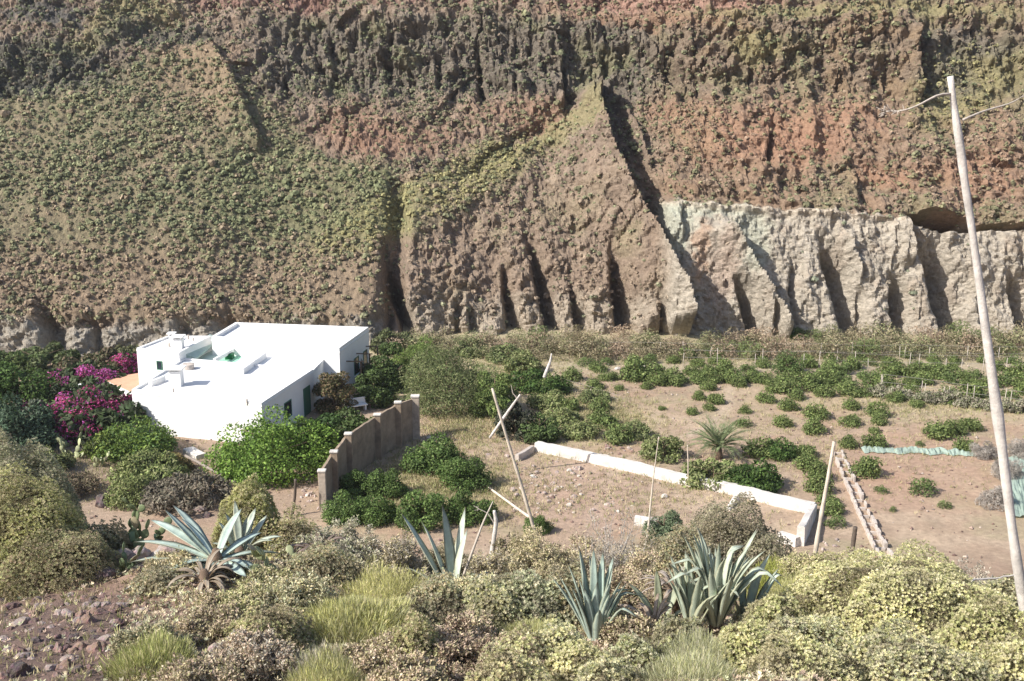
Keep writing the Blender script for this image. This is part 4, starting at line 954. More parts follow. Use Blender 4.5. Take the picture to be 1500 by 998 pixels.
bush_dry(146, 700, 14.00, 110, 902, RED+TAN, 'rusty small shrub between the reddish heath and the cream bush', 1.6)
bush_ros(147, 1480, 16.30, 130, 846, CREAM+GGR, 'pale spurge bush at the right edge by the tall stalk', dens=.9)

bush_dry(150, 300, 11.30, 150, 962, TAN+RED, 'tan dry shrub at the very bottom, right of the spiky tuft', 1.6)
bush_blade(151, 480, 11.20, 170, 955, SOFT+YG, 'straw-green tuft at the very bottom left of the reddish heath', .9, L=.2)
bush_dry(152, 600, 11.20, 130, 962, RED+TAN, 'russet low shrub at the very bottom beside the reddish heath', 2)
bush_ros(153, 745, 11.10, 150, 960, CREAM+TAN[:1], 'cream low bush at the very bottom centre')
bush_ros(154, 890, 11.10, 130, 968, CREAM+GGR, 'sage and cream low bush at the very bottom below the upright agave')
bush_blade(155, 1010, 11.10, 190, 955, SOFT+SAGE, 'pale grass tuft at the very bottom below the fan agave', 1, L=.2, wid=.025)
bush_ros(156, 1180, 11.30, 200, 945, CREAM, 'cream spurge at the very bottom left of the corner bushes')
bush_ros(157, 1360, 11.20, 230, 950, CREAM+GGR, 'cream and sage spurge at the very bottom, right corner')
bush_ros(158, 1500, 11.30, 150, 935, CREAM, 'cream spurge cut by the bottom right corner')

bush_ros(165, 238, 15.6, 110, 842, TAN+SAGE, 'tan and sage mound just right of the lava stones, under the agave leaves')
bush_dry(166, 300, 13.8, 150, 905, TAN+RED, 'pinkish tan shrub filling the slope above the spiky tuft')
bush_dry(167, 215, 12.9, 90, 905, TAN+GGR, 'dry olive shrub at the right border of the lava stones')
bush_ros(168, 395, 13.4, 150, 893, SOFT+TAN, 'straw and olive bush left of the pale yellow-green broom')
bush_dry(169, 430, 15.0, 150, 842, TAN+SAGE, 'tan shrub above the pale broom, right of the sprawling agave')
bush_dry(170, 350, 14.6, 130, 862, TAN+SOFT, 'fawn shrub right below the stem of the sprawling agave')
bush_ros(171, 470, 16.8, 130, 802, GGR+TAN, 'grey-green bush right of the twisted dead wood')
bush_dry(172, 560, 18.2, 150, 786, GRY+TAN, 'grey straggling brush behind the yellow-green mound top')
bush_ros(173, 640, 15.0, 110, 850, SAGE+TAN, 'sage bush at the left foot of the centre agave')
bush_ros(174, 720, 14.9, 120, 846, CREAM+SAGE, 'pale cream bush just below the centre agave, right side')
bush_ros(175, 830, 15.4, 130, 838, SAGE+TAN, 'sage bush left behind the upright agave')
bush_dry(176, 910, 14.2, 90, 872, TAN+RED, 'brown dry shrub between the upright agave and dead leaves')
bush_ros(177, 1000, 12.9, 120, 905, SOFT+GGR, 'olive bush at the foot of the big agave fan')
bush_dry(178, 915, 18.6, 120, 795, TAN+RED, 'tawny shrub at the foot of the dead grey bush, right side')
bush_ros(179, 1130, 14.0, 110, 868, CREAM+SOFT, 'yellowish bush at the right foot of the agave fan')
bush_dry(180, 560, 12.3, 120, 925, RED+TAN, 'rusty shrub between the two pale brooms at the bottom')
bush_ros(181, 610, 12.4, 90, 905, SOFT+TAN, 'small olive bush left above the reddish heath')
bush_ros(182, 930, 12.3, 120, 935, SOFT+SAGE, 'soft green bush right of the upright agave foot')
bush_ros(183, 1090, 12.2, 120, 912, CREAM+SOFT, 'pale yellow bush between the grass tuft and the corner mounds')
bush_ros(184, 155, 17.8, 110, 768, GGR+TAN, 'grey and tan bush at the right shoulder of the left mound')
bush_ros(185, 655, 19.2, 120, 800, TAN+GGR, 'fawn brush on the slope edge behind the centre agave')
bush_dry(186, 1180, 18.6, 110, 812, YOL+TAN, 'yellowish dry shrub at the foot of the slender stalk')
bush_ros(187, 1395, 15.6, 150, 842, CREAM+YOL, 'cream bush on the far shoulder of the huge mound, right side')
bush_ros(188, 1240, 15.0, 140, 838, CREAM, 'cream bush on the far shoulder of the huge mound, left side')
bush_ros(189, 820, 12.6, 110, 915, CREAM+SAGE, 'cream bush left of the upright agave foot')
bush_dry(190, 130, 19.4, 90, 742, GGR+TAN, 'thin grey shrub behind the left mound, by the dark boulder')

# ---------------------------------------------------------------- agaves
LS = {201: 1.12, 202: .85, 203: 1.5, 204: 1.12, 205: 1.3, 206: 1.15, 207: 1.1}
def agave(seed, px, d, lab, leaves, base_up=0.0, tone=(.40, .47, .40)):
    """leaves: (azimuth deg [0 right, 90 away], start elevation deg, droop deg, length, width)"""
    rng = np.random.default_rng(seed); p, dep = near(px, d); p = p+np.array([0, 0, base_up])
    t = thing('agave', lab, 'agave', tuple(p))
    link('stem', MB().tube([(0, 0, -.5), (0, 0, .02), (0, 0, .22)], [.13, .12, .05], 12).mesh('stem', M['bark'], True), t)
    for (az, el, dr, L, W, *rest) in leaves:
        kink = rest[0] if rest else None
        az = radians(az); n = 16; s = np.linspace(0, 1, n); e = radians(el*(.72 if seed == 201 else 1))-radians(dr)*s**1.6
        if kink: e = e-radians(70)*sstep(kink-.06, kink+.06, s)
        e[1:] = e[1:]
        L = L*LS.get(seed, 1.1); hr = np.concatenate([[0], np.cumsum(np.cos(e[:-1]))])*L/(n-1); hz = np.concatenate([[0], np.cumsum(np.sin(e[:-1]))])*L/(n-1)
        az2 = az+radians(rng.normal(0, 10))*s
        ax = np.stack([np.cos(az2), np.sin(az2), 0*s], 1); P = ax*(hr+.05)[:, None]; P[:, 2] = hz+.03
        tan = np.gradient(P, axis=0); tan /= np.linalg.norm(tan, axis=1, keepdims=True)
        side = np.stack([-np.sin(az2), np.cos(az2), 0*s], 1); tw = radians(rng.normal(0, 14))*s
        nor = np.cross(side, tan); nor *= -1; nor = np.where(nor[:, 2:3] < 0, nor, nor)
        nor = np.cross(tan, side); nor = -nor if (nor[0] @ (np.array([0, 0, 1.])-ax[0]*.3)) < 0 else nor
        side, nor = side*np.cos(tw)[:, None]+nor*np.sin(tw)[:, None], nor*np.cos(tw)[:, None]-side*np.sin(tw)[:, None]
        w = 1.5*W*np.interp(s, [0, .06, .22, .5, .8, .93, 1], [.62, .55, .72, 1, .62, .26, .02])
        th = W*np.interp(s, [0, .1, .4, .9, 1], [.5, .34, .2, .1, .01])
        ring = np.stack([P-side*w[:, None]+nor*(w*.42)[:, None], P-side*(w*.55)[:, None]-nor*(th*.4)[:, None], P-nor*th[:, None], P+side*(w*.55)[:, None]-nor*(th*.4)[:, None],
                         P+side*w[:, None]+nor*(w*.42)[:, None], P+side*(w*.5)[:, None]+nor*(w*.14+.004)[:, None], P+nor*.006, P-side*(w*.5)[:, None]+nor*(w*.14+.004)[:, None]], 1)
        V = ring.reshape(-1, 3); k = 8; i = np.arange(n-1)[:, None]*k; j = np.arange(k)[None]; q = (j+1) % k
        Q = np.stack([i+j, i+k+j, i+k+q, i+q], -1).reshape(-1, 4)
        tb = np.array(tone)*(.88+.25*rng.random()); c = np.tile(tb, (n, k, 1))*(1+.06*rng.normal(size=(n, 1, 1)))
        c[:, [0, 4]] *= np.array([.85, .72, .6]); c[-1] = (.08, .05, .03); c[-2] = c[-2]*.6
        c[:2] = c[:2]*.6+np.array([.42, .44, .30])*.4
        link('leaf', mk_mesh('leaf', V, Q, M['agave'], np.clip(c.reshape(-1, 3), .02, .9), True), t)
    return t
rg = np.random.default_rng(77)
A1 = [(200, 2, 12, 1.3, .07), (188, 10, 24, 1.2, .075), (170, 24, 28, 1.25, .07), (214, -10, 10, 1.1, .07), (152, 34, 18, 1.25, .07), (134, 44, 14, 1.2, .065), (230, 4, 30, 1.0, .075), (160, 50, 12, 1.1, .06),
      (252, -2, 35, .85, .08), (20, 8, 25, .9, .07), (345, 2, 28, .9, .075), (45, 30, 30, .8, .065), (80, 60, 14, .85, .06), (280, 4, 35, .65, .08), (178, -2, 20, 1.15, .07), (310, 12, 30, .75, .07), (140, 60, 8, .8, .045), (330, 22, 60, .6, .065), (208, 14, 40, .9, .06), (222, 24, 50, .7, .06)]
agave(201, 318, 16.3, 'sprawling blue-grey agave with long leaves reaching left, lower left', A1, .18, (.40, .49, .44))
A1b = [(95, 84, 8, 1.15, .055), (60, 66, 25, 1.0, .06), (30, 52, 40, 1.0, .06), (120, 70, 20, .9, .055), (10, 42, 45, .95, .06), (150, 60, 20, .8, .055), (350, 50, 60, .8, .055), (200, 50, 40, .6, .05), (75, 78, 14, .8, .05)]
agave(202, 352, 17.6, 'narrow-leaved agave standing behind the sprawling one', A1b, .15, (.42, .48, .40))
A2 = [(170, 62, 8, 1.15, .06), (150, 70, 20, .95, .05), (110, 84, 6, 1.1, .068), (60, 78, 4, 1.05, .068), (40, 84, 12, .85, .055), (20, 40, 40, .5, .05), (0, 25, 20, .45, .05), (200, 50, 25, .7, .05), (300, 60, 30, .6, .06), (250, 70, 20, .6, .06), (350, 55, 50, .6, .05)]
agave(203, 664, 17.4, 'upright agave in the centre, two pairs of tall curved leaves', A2, .0, (.46, .53, .46))
A3 = [(170, 76, 6, 1.15, .046), (140, 80, 8, 1.25, .05), (105, 86, 5, 1.25, .05), (60, 84, 6, 1.2, .05), (30, 80, 10, 1.15, .05), (205, 72, 14, 1.0, .05), (185, 82, 10, .95, .048), (260, 84, 8, .95, .055),
      (300, 82, 8, .95, .055), (230, 78, 8, .9, .05), (335, 78, 14, 1.0, .055), (8, 70, 25, 1.05, .05, .66), (350, 76, 20, .95, .05), (80, 76, 12, 1.1, .045), (345, 66, 20, .85, .05, .7), (160, 62, 12, 1.05, .04), (280, 72, 18, .7, .05),
      (20, 74, 16, .95, .05, .72), (120, 72, 8, 1.2, .042), (190, 68, 6, 1.1, .04), (45, 78, 8, 1.1, .045), (320, 80, 8, .8, .055), (355, 84, 6, 1.1, .05)]
agave(204, 872, 14.2, 'upright blue-green agave right of the cream bush, foreground centre right', A3, -.02, (.38, .47, .41))
A4 = []
for i in range(46):
    A4.append((rg.choice([170, 150, 130, 100, 80, 60, 40, 20, 0, 340, 210, 300, 250])+rg.normal(0, 9), 60+27*rg.random(), 8+34*rg.random(), .75+.5*rg.random(), .036+.014*rg.random(), *([.74] if rg.random() < .22 else [])))
agave(205, 1048, 14.8, 'big many-leaved agave fan with folded tips, foreground right of centre', A4, .06, (.44, .50, .40))
agave(206, 1092, 15.0, 'smaller agave rosette leaning right beside the big fan', [(20, 62, 20, .9, .06, .8), (350, 50, 25, .95, .065, .7), (60, 74, 10, 1.0, .06), (120, 78, 10, .9, .055), (310, 55, 30, .7, .06), (5, 72, 14, .9, .06), (280, 50, 30, .5, .06), (200, 70, 12, .7, .055)], .05, (.46, .53, .42))
agave(207, 968, 15.0, 'small agave partly hidden in dry leaves between the two large ones', [(160, 60, 20, .7, .05), (110, 80, 10, .75, .05), (40, 60, 30, .7, .05), (200, 40, 30, .5, .05), (350, 50, 40, .5, .05), (280, 50, 30, .4, .05)], 0, (.32, .35, .24))
A5 = [(rg.choice([150, 120, 90, 60, 30, 0, 330, 200, 280])+rg.normal(0, 9), 60+26*rg.random(), 10+30*rg.random(), .75+.4*rg.random(), .036+.012*rg.random(), *([.72] if rg.random() < .25 else [])) for i in range(24)]
agave(208, 1012, 14.6, 'agave fan of pale leaves just left of the largest agave, touching it', A5, .02, (.42, .48, .37))
for i, (px, d, up, lab) in enumerate([(955, 14.6, .1, 'heap of curled brown dead agave leaves beside the big fan'), (985, 15.8, .5, 'grey-brown dried agave crown above the big fan'), (470, 18.2, .35, 'twisted dark dead agave remains behind the yellow-green mound'), (300, 15.6, .0, 'brown dead leaves hanging under the sprawling agave')]):
    lv = [(rg.random()*360, 20+50*rg.random(), 90+90*rg.random(), .3+.4*rg.random(), .016+.014*rg.random()) for _ in range(30)]
    a_ = agave(210+i, px, d, lab, lv, up, [(.34, .27, .21), (.38, .33, .28), (.20, .155, .13), (.30, .25, .19)][i]); a_.name = 'dead_agave'; a_['category'] = 'dead agave'

# ---------------------------------------------------------------- prickly pears
def pear(seed, px, d, lab, n, size, up=0, tone=(.20, .25, .13), far=False, py=0):
    rng = np.random.default_rng(seed)
    p = far_hit(px, py) if far else near(px, d)[0]; p = p+np.array([0, 0, up]); t = thing('prickly_pear', lab, 'cactus', tuple(p))
    nodes = [(np.array([rng.normal(0, size*.5), rng.normal(0, size*.5), 0.]), np.array([0, 0, 1.])) for _ in range(3)]
    for i in range(n):
        b, dr0 = nodes[rng.integers(max(0, len(nodes)-7), len(nodes))] if i > 3 else nodes[i % 3]
        dr = dr0+np.array([rng.normal(0, .7), rng.normal(0, .5), .45]); dr /= np.linalg.norm(dr); L = size*(.8+.5*rng.random()); W = L*.36
        nr = np.cross(dr, rdir(rng, 1)[0]); nr /= np.linalg.norm(nr); sd_ = np.cross(dr, nr)
        u = np.linspace(0, 1, 9); V = []; a = np.arange(12)*2*pi/12
        for k in u:
            w = W*np.sin(pi*np.clip(k*.96+.03, 0, 1))**.6*(.75+.35*k); th = .09*L*np.sin(pi*np.clip(k*.96+.03, 0, 1))**.7
            V.append(b+dr*L*k+np.cos(a)[:, None]*sd_*w+np.sin(a)[:, None]*nr*th)
        V = np.concatenate(V); i_ = np.arange(8)[:, None]*12; j = np.arange(12)[None]; q = (j+1) % 12
        Q = np.stack([i_+j, i_+12+j, i_+12+q, i_+q], -1).reshape(-1, 4); T = [(96, 96+q_, 96+q_+1) for q_ in range(1, 11)]
        c = np.array(tone)*(.75+.5*rng.random()) if rng.random() > .15 else np.array([.32, .28, .18])
        link('pad', mk_mesh('pad', V, [Q, T], M['agave'], np.tile(c, (len(V), 1)), True), t)
        nodes.append((b+dr*L*.96, dr))
    return t
pear(301, 200, 18.0, 'small prickly pear at the left end of the rock outcrop', 26, .2)
pear(302, 240, 18.2, 'prickly pear behind the reaching leaves of the sprawling agave', 18, .18, .1)
pear(303, 185, 16.6, 'dark prickly pear in the shade right of the left mound', 14, .17, 0, (.13, .17, .09))
pear(304, 402, 16.2, 'prickly pear with pale pads right of the narrow-leaved agave', 14, .20, .1, (.30, .33, .18))
pear(305, 432, 17.4, 'low prickly pear above the twisted dead wood', 9, .17, .1, (.27, .29, .16))
for i, (x, y) in enumerate([(92, 668), (112, 672), (134, 670), (150, 684), (100, 655)]):
    pear(310+i, x, 0, ['pale yellowish cactus clump below the grey-green shrub, leftmost of five', 'pale cactus clump, second from left below the bougainvillea', 'tall pale cactus clump, middle one below the bougainvillea',
         'pale cactus clump nearest the lime shrub', 'pale cactus clump behind the others under the bougainvillea'][i], 12, .42, 0, (.40, .42, .24), True, y)

# ---------------------------------------------------------------- stalks, poles, posts, logs
def stalk(name, lab, cat, pts, rad, mat='pale_wood', branches=(), seed=0, sink=.6):
    """pts: (px,py,d) from the foot upward"""
    P = np.array([on_y(a, b, c) for a, b, c in pts]); d0 = P[0]-P[1]; P = np.concatenate([[P[0]+d0/np.linalg.norm(d0)*sink], P])
    rad = np.concatenate([[rad[0]], rad]); n = 26; s = np.linspace(0, 1, len(P)); u = np.linspace(0, 1, n); r_ = np.random.default_rng(seed)
    PP = np.stack([np.interp(u, s, P[:, k]) for k in range(3)], 1); PP[1:-1] = (PP[:-2]+PP[1:-1]*2+PP[2:])/4
    rr = np.interp(u, s, rad)*(1+.07*r_.normal(size=n)); o = PP[0].copy(); t = thing(name, lab, cat, tuple(o))
    link('shaft', MB().tube(PP-o, rr, 14).mesh('shaft', M[mat], True), t)
    for br in branches:
        B = np.array([on_y(a, b, c) for a, b, c in br[0]]); sb = np.linspace(0, 1, len(B)); ub = np.linspace(0, 1, 12)
        B = np.stack([np.interp(ub, sb, B[:, k]) for k in range(3)], 1)-o; B[1:-1] = (B[:-2]+B[1:-1]*2+B[2:])/4
        mb = MB().tube(B, np.linspace(br[1], br[1]*.35, 12), 7)
        for i in range(26 if len(br) > 2 else 5):
            a = B[-1-int(r_.random()**2*5)]+0; e = a+rdir(r_, 1)[0]*.07+np.array([-.04 if B[-1][0] < B[0][0] else .04, 0, .01]); mb.tube([a, (a+e)/2+r_.normal(0, .006, 3), e], [.005, .004, .002], 4)
        link('branch', mb.mesh('branch', M['dead'], True), t)
    return t
stalk('dead_stalk', 'tall bleached agave flower stalk leaning across the right side of the view', 'stalk',
      [(1506, 925, 12.4), (1484, 790, 12.4), (1466, 640, 12.4), (1446, 500, 12.4), (1426, 350, 12.4), (1412, 260, 12.4), (1408, 225, 12.4), (1398, 160, 12.4), (1392, 112, 12.4)],
      [.066, .062, .058, .052, .044, .042, .049, .036, .033], branches=[([(1394, 138, 12.4), (1375, 138, 12.3), (1345, 155, 12.2), (1322, 163, 12.2), (1296, 164, 12.2)], .016, 1),
      ([(1410, 176, 12.4), (1440, 163, 12.6), (1480, 152, 12.8), (1505, 138, 12.9)], .014)], seed=3)
stalk('dead_stalk', 'thin pale leaning stalk in the middle, left of the tank', 'stalk', [(783, 778, 20), (765, 715, 20), (742, 640, 20), (721, 569, 20)], [.036, .032, .028, .024], 'tan_wood', seed=4)
stalk('dead_stalk', 'slender pale stalk standing at the right end of the tank wall', 'stalk', [(1193, 818, 20), (1203, 755, 20), (1213, 700, 20), (1222, 647, 20)], [.046, .042, .036, .03], 'tan_wood', seed=5)
stalk('thin_stake', 'very thin upright stick in front of the tank wall, centre right', 'stake', [(945, 818, 19.5), (950, 770, 19.5), (957, 700, 19.5), (965, 640, 19.5)], [.026, .022, .012, .007], 'tan_wood', seed=6)
stalk('thin_stake', 'short thin stick standing on the tank wall below the palm', 'stake', [tuple((1008, 708, far_hit(1008, 712)[1]-.3)), (1008, 680, far_hit(1008, 712)[1]-.3), (1007, 652, far_hit(1008, 712)[1]-.3)], [.04, .035, .03], 'tan_wood', sink=.1)
stalk('dead_tree', 'bleached forked dead branch behind the leaning stalk', 'dead branch', [(738, 612, 66), (752, 592, 66), (762, 578, 66)], [.09, .075, .05], 'pale_wood', [([(758, 584, 66), (751, 576, 66), (749, 565, 66)], .04)], seed=8, sink=1.6)
stalk('dead_tree', 'white bleached tree trunk right of the feathery trees', 'dead tree', [(801, 543, 84), (806, 530, 84), (808, 518, 84)], [.14, .10, .05], 'pale_wood', seed=9)
stalk('fence_post', 'dark rusty post left of the near end of the buttressed wall', 'post', [(428, 756, far_hit(428, 756)[1]), (432, 728, far_hit(428, 756)[1]), (433, 702, far_hit(428, 756)[1])], [.09, .08, .08], 'metal', sink=.3)
stalk('fence_post', 'dark wooden post right of the slender stalk', 'post', [(1247, 814, far_hit(1247, 814)[1]), (1250, 795, far_hit(1247, 814)[1]), (1253, 772, far_hit(1247, 814)[1])], [.13, .12, .11], 'metal', sink=.3)
stalk('dead_stalk', 'short broken pale stick left of the dead bush, above the orange trees', 'stalk', [(722, 800, 19), (727, 765, 19), (724, 748, 19)], [.045, .04, .03], 'pale_wood', [([(726, 770, 19), (715, 752, 19), (700, 745, 19)], .014)], seed=10)
stalk('dead_stalk', 'leaning grey stick crossing the dry shrubs right of the centre agave', 'stalk', [(695, 800, 18), (708, 765, 18), (722, 735, 18)], [.022, .018, .01], 'dead', seed=11)
log('fallen_branch', 'pale bent twig over the grey dead twigs at right', 'branch', on_y(1395, 858, 15.4), on_y(1490, 838, 15.8), .018, .010, 'pale_wood', .25, 5, 14)
log('fallen_branch', 'thin dead branch among lava stones at left', 'branch', near(155, 13.0)[0]+(0, 0, .06), near(220, 13.4)[0]+(0, 0, .2), .012, .02, 'pale_wood', .15, 7)
# two lines of old blocks of a dry irrigation channel
def channel():
    a, b = far_hit(1226, 664), far_hit(1300, 822); rng = np.random.default_rng(9); L = np.linalg.norm(b-a); n = int(L/.62)
    t = thing('irrigation_channel', 'dry irrigation channel of pale broken blocks running down the right field', 'channel', tuple(a)); d = (b-a)/L; s = np.array([-d[1], d[0], 0])
    for side in (-1, 1):
        for i in range(n):
            if rng.random() < .12: continue
            c = a+d*(i*.62+.3)+s*side*.30; z = gz(c[0], c[1]); h = .20+.16*rng.random(); l = .25+.04*rng.random()
            P = [c-d*l-s*.07, c+d*l-s*.07, c+d*l+s*.07, c-d*l+s*.07]; P = [p[:2]-a[:2]+rng.normal(0, .02, 2) for p in P]
            link('block', bevelled(MB().prism(P, z-a[2]-.1, z-a[2]+h).mesh('block', M['conc']), .02), t)
    for i in range(0, n, 2):
        c = a+d*(i*.62+.3); z = gz(c[0], c[1]); P = [c-d*.06-s*.22, c+d*.06-s*.22, c+d*.06+s*.22, c-d*.06+s*.22]
        link('crossbar', bevelled(MB().prism([p[:2]-a[:2] for p in P], z-a[2]-.1, z-a[2]+.16).mesh('crossbar', M['conc']), .015), t)
channel()
# green net on the ground, fence of the far plots, stakes
def net():
    xs = np.linspace(1262, 1445, 60); rng = np.random.default_rng(4); V = []
    for i, x in enumerate(xs):
        p = far_hit(x, 660+6*(x-1262)/183+1.2*fbm(np.array([x/14]), np.array([0.]), 2)[0]*2)
        for j, (dy, h) in enumerate([(-.45, .03), (-.15, .16), (.15, .2), (.45, .04)]):
            V.append((p[0], p[1]+dy*(1+.4*rng.random()), gz(p[0], p[1])+h*(.5+.9*rng.random())+.03))
    tag(link('green_net', mk_mesh('green_net', V, grid_faces(60, 4), M['net'])), 'strip of pale green shade netting lying across the right of the field', 'netting')
    V = []
    for i, x in enumerate(np.linspace(1462, 1530, 24)):
        for j in range(12):
            p = far_hit(x+j, 672+8*j); V.append((p[0], p[1], gz(p[0], p[1])+.08+.16*rng.random()))
    tag(link('green_net', mk_mesh('green_net', V, grid_faces(24, 12), M['net'])), 'crumpled grey-green shade netting sheet at the right edge of the field', 'netting')
net()
def fence(pts, n, h, lab, name='wire_fence'):
    a = far_hit(*pts[0]); b = far_hit(*pts[1]); t = thing(name, lab, 'fence', tuple(a)); rng = np.random.default_rng(int(pts[0][0])); tops = []
    for i in range(n):
        p = a+(b-a)*(i+.35*rng.normal()*(0 < i < n-1))/(n-1); z = gz(p[0], p[1])-a[2]; q = p-a; tops.append((q[0], q[1], z))
        if rng.random() < .25: continue
        link('post', MB().tube([(q[0], q[1], z-.3), (q[0]+rng.normal(0, .05), q[1], z+h*(.6+.45*rng.random()))], [.03, .025], 6).mesh('post', M['dead'], True), t)
    for f in (.45, .85):
        link('wire', MB().tube([(x, y, z+h*f) for x, y, z in tops], .012, 4).mesh('wire', M['wire']), t)
fence([(1290, 572), (1520, 602)], 16, 1.6, 'wire fence with pale stakes below the orchard rows at the right')
fence([(1000, 536), (1530, 548)], 22, 1.7, 'line of pale stakes among the orchard rows, nearer one')
fence([(830, 521), (1530, 530)], 26, 1.6, 'line of pale stakes between the orchard and the dry shrub belt')
fence([(795, 556), (905, 590)], 7, .7, 'low leaning stake line at the left bank of the bare field')
hd = np.random.default_rng(8)
for i in range(9):
    x = 1285+i*27; tree('vine_row', 400+i, x, 580+i*3.1, 34, 18, f'grey dry bush, {ORD[i]} from left along the wire fence right of the orchard', [(.30, .28, .20), (.26, .26, .17), (.36, .32, .26), (.20, .22, .12)], 'shrub', nl=8, nleaf=600, ls=.2, mat='dryleaf', wid=.35, tang=.3, group='grey bushes along the wire fence')
# garden seat and pale table at the side of the house
def seat():
    p = far_hit(522, 603); t = thing('garden_bench', 'white garden bench in the shade beside the house creeper', 'bench', tuple(p), .5)
    for x in (-.7, .7): link('leg', bevelled(MB().box(x-.05, -.22, -.1, x+.05, .22, .45).mesh('leg', M['white']), .01), t)
    link('seat', bevelled(MB().box(-.85, -.26, .452, .85, .26, .54).mesh('seat', M['white']), .015), t)
    link('backrest', bevelled(MB().box(-.85, .262, .45, .85, .33, 1.0).mesh('backrest', M['white']), .015), t)
seat()
# ---------------------------------------------------------------- stones
def rock_mesh(seed, flat=.7):
    import bmesh
    rng = np.random.default_rng(seed); bm = bmesh.new(); bmesh.ops.create_icosphere(bm, subdivisions=3, radius=1)
    pl = rdir(rng, 14); dist = .55+.35*rng.random(14)
    for v in bm.verts:
        c = np.array(v.co); m = (pl @ c)/dist; k = max(1, m.max()); c = c/k*(1+.05*rng.normal()); v.co = (c[0], c[1]*.85, c[2]*flat)
    me = bpy.data.meshes.new('stone'); bm.to_mesh(me); bm.free()
    a = me.color_attributes.new('col', 'FLOAT_COLOR', 'POINT'); col = [(.17, .115, .10), (.24, .165, .14), (.31, .25, .22), (.12, .09, .085), (.40, .33, .28), (.52, .47, .42)][seed % 6]
    for i in range(len(me.vertices)): a.data[i].color = (*[x*(1+.08*rng.normal()) for x in col], 1)
    me.materials.append(M['rock']); return me
RK = [rock_mesh(500+i, .6+.05*i) for i in range(6)]   # seeds map to tones
def stone(px, py, wpx, lab, cat='stone', tone=0, group=None, fr=False, rng=rg, sink=.15, d=None):
    p = (far_hit(px, py) if fr else hit(px, py)) if d is None else near(px, d)[0]; dep = p[1]*cT-(p[2]-HC)*sT; s = wpx/F*dep/2
    o = tag(link('stone' if wpx < 24 else 'boulder', RK[tone], None, (p[0], p[1], p[2]+s*sink), rng.random()*6.28, (s, s*(.8+.4*rng.random()), s*(.8+.4*rng.random()))), lab, cat, group); return o
tn = [(500+i) % 6 for i in range(6)]; byt = {t_: i for i, t_ in enumerate(tn)}
LAVA = [byt[0], byt[1], byt[2], byt[3]]
rl = np.random.default_rng(91)
pts = []
for ri, yy in enumerate((878, 890, 902, 914, 926, 940, 954, 968, 982, 994)):
    row = []
    x = 2+rl.random()*8
    while x < (215 if yy < 940 else (150 if yy > 955 else 165)): row.append(x); x += 7+rl.random()*8
    for ci, x in enumerate(row):
        stone(x, yy+rl.normal(0, 2), 10+rl.random()**2*24, f'rough lava stone, {ORD[ci]} from left in the {ORD[ri]} row of the lower left rubble', 'stone', LAVA[rl.integers(0, 4)], 'lava stones in the lower left corner', False, rl)
for i, (x, y, w, tn_, lab) in enumerate([(25, 992, 52, 3, 'dark bluish boulder in the bottom left corner'), (152, 738, 38, 3, 'dark boulder right of the left foreground mound'), (292, 748, 24, 2, 'pale pinkish boulder above the sprawling agave'),
      (272, 752, 20, 1, 'brown boulder left of the pale pinkish one'), (305, 756, 16, 3, 'small dark rock right of the pale pinkish boulder'), (240, 745, 26, 3, 'brown rock under the grey-brown cushion bush'), (215, 740, 18, 1, 'small rock left of the cushion bush')]):
    stone(x, y, w, lab, 'boulder', byt[tn_], None, y < 800)
for i, (x, d, w, tn_, lab) in enumerate([(178, 17.2, 52, 2, 'greyish outcrop rock at the left end of the ledge'), (205, 17.4, 48, 4, 'tan outcrop rock behind the left prickly pear'), (245, 17.6, 60, 4, 'broad pale ochre rock behind the sprawling agave'),
      (290, 17.6, 50, 4, 'ochre ledge rock behind the middle of the sprawling agave'), (160, 16.2, 40, 3, 'dark rock in the shade beside the left mound'), (455, 17.2, 30, 3, 'dark rock at the left of the twisted dead wood'),
      (485, 16.9, 34, 1, 'brown rock at the right of the twisted dead wood'), (510, 17.2, 26, 2, 'grey rock beyond the twisted dead wood'), (315, 13.2, 30, 4, 'rounded pale rock under the sprawling agave stem'), (300, 16.6, 22, 2, 'small pale stone just behind the agave centre'),
      (388, 15.8, 26, 5, 'whitish stone right of the sprawling agave'), (560, 17.9, 24, 2, 'grey stone in the dry brush left of the centre agave'), (525, 17.8, 22, 4, 'tan stone in the dry brush'), (640, 17.6, 24, 2, 'grey stone just left of the centre agave leaves'), (745, 18.2, 20, 5, 'white stone by the foot of the leaning stalk')]):
    stone(0 or x, 0, w, lab, 'rock', byt[tn_], None, d=d, sink=.35)
# rubble of the ruined tank floor and the banks
rub = []
for (cx, cy, rx, ry, n) in [(800, 715, 60, 45, 70), (900, 660, 70, 10, 26), (840, 690, 30, 30, 24), (880, 745, 60, 18, 18), (650, 655, 40, 25, 14), (1010, 770, 90, 12, 10), (900, 540, 60, 8, 10), (280, 690, 60, 30, 14), (455, 725, 14, 26, 22), (1215, 800, 20, 10, 10)]:
    for i in range(n):
        u, v = rl.normal(0, .5, 2); rub.append((cx+u*rx, cy+v*ry))
rub.sort(key=lambda q: q[1]); nr = 12
names_r = {}
chunks = np.array_split(np.arange(len(rub)), nr)
for ri, ch in enumerate(chunks):
    row = sorted([rub[i] for i in ch])
    for ci, (x, y) in enumerate(row):
        stone(x, y, 4+rl.random()**2*8, f'rubble stone, {ORD[ci]} from left in the {ORD[ri]} strip of middle-ground rubble from the back', 'stone', byt[rl.choice([1, 2, 4, 4, 5])], 'rubble stones in the middle ground', True, rl)

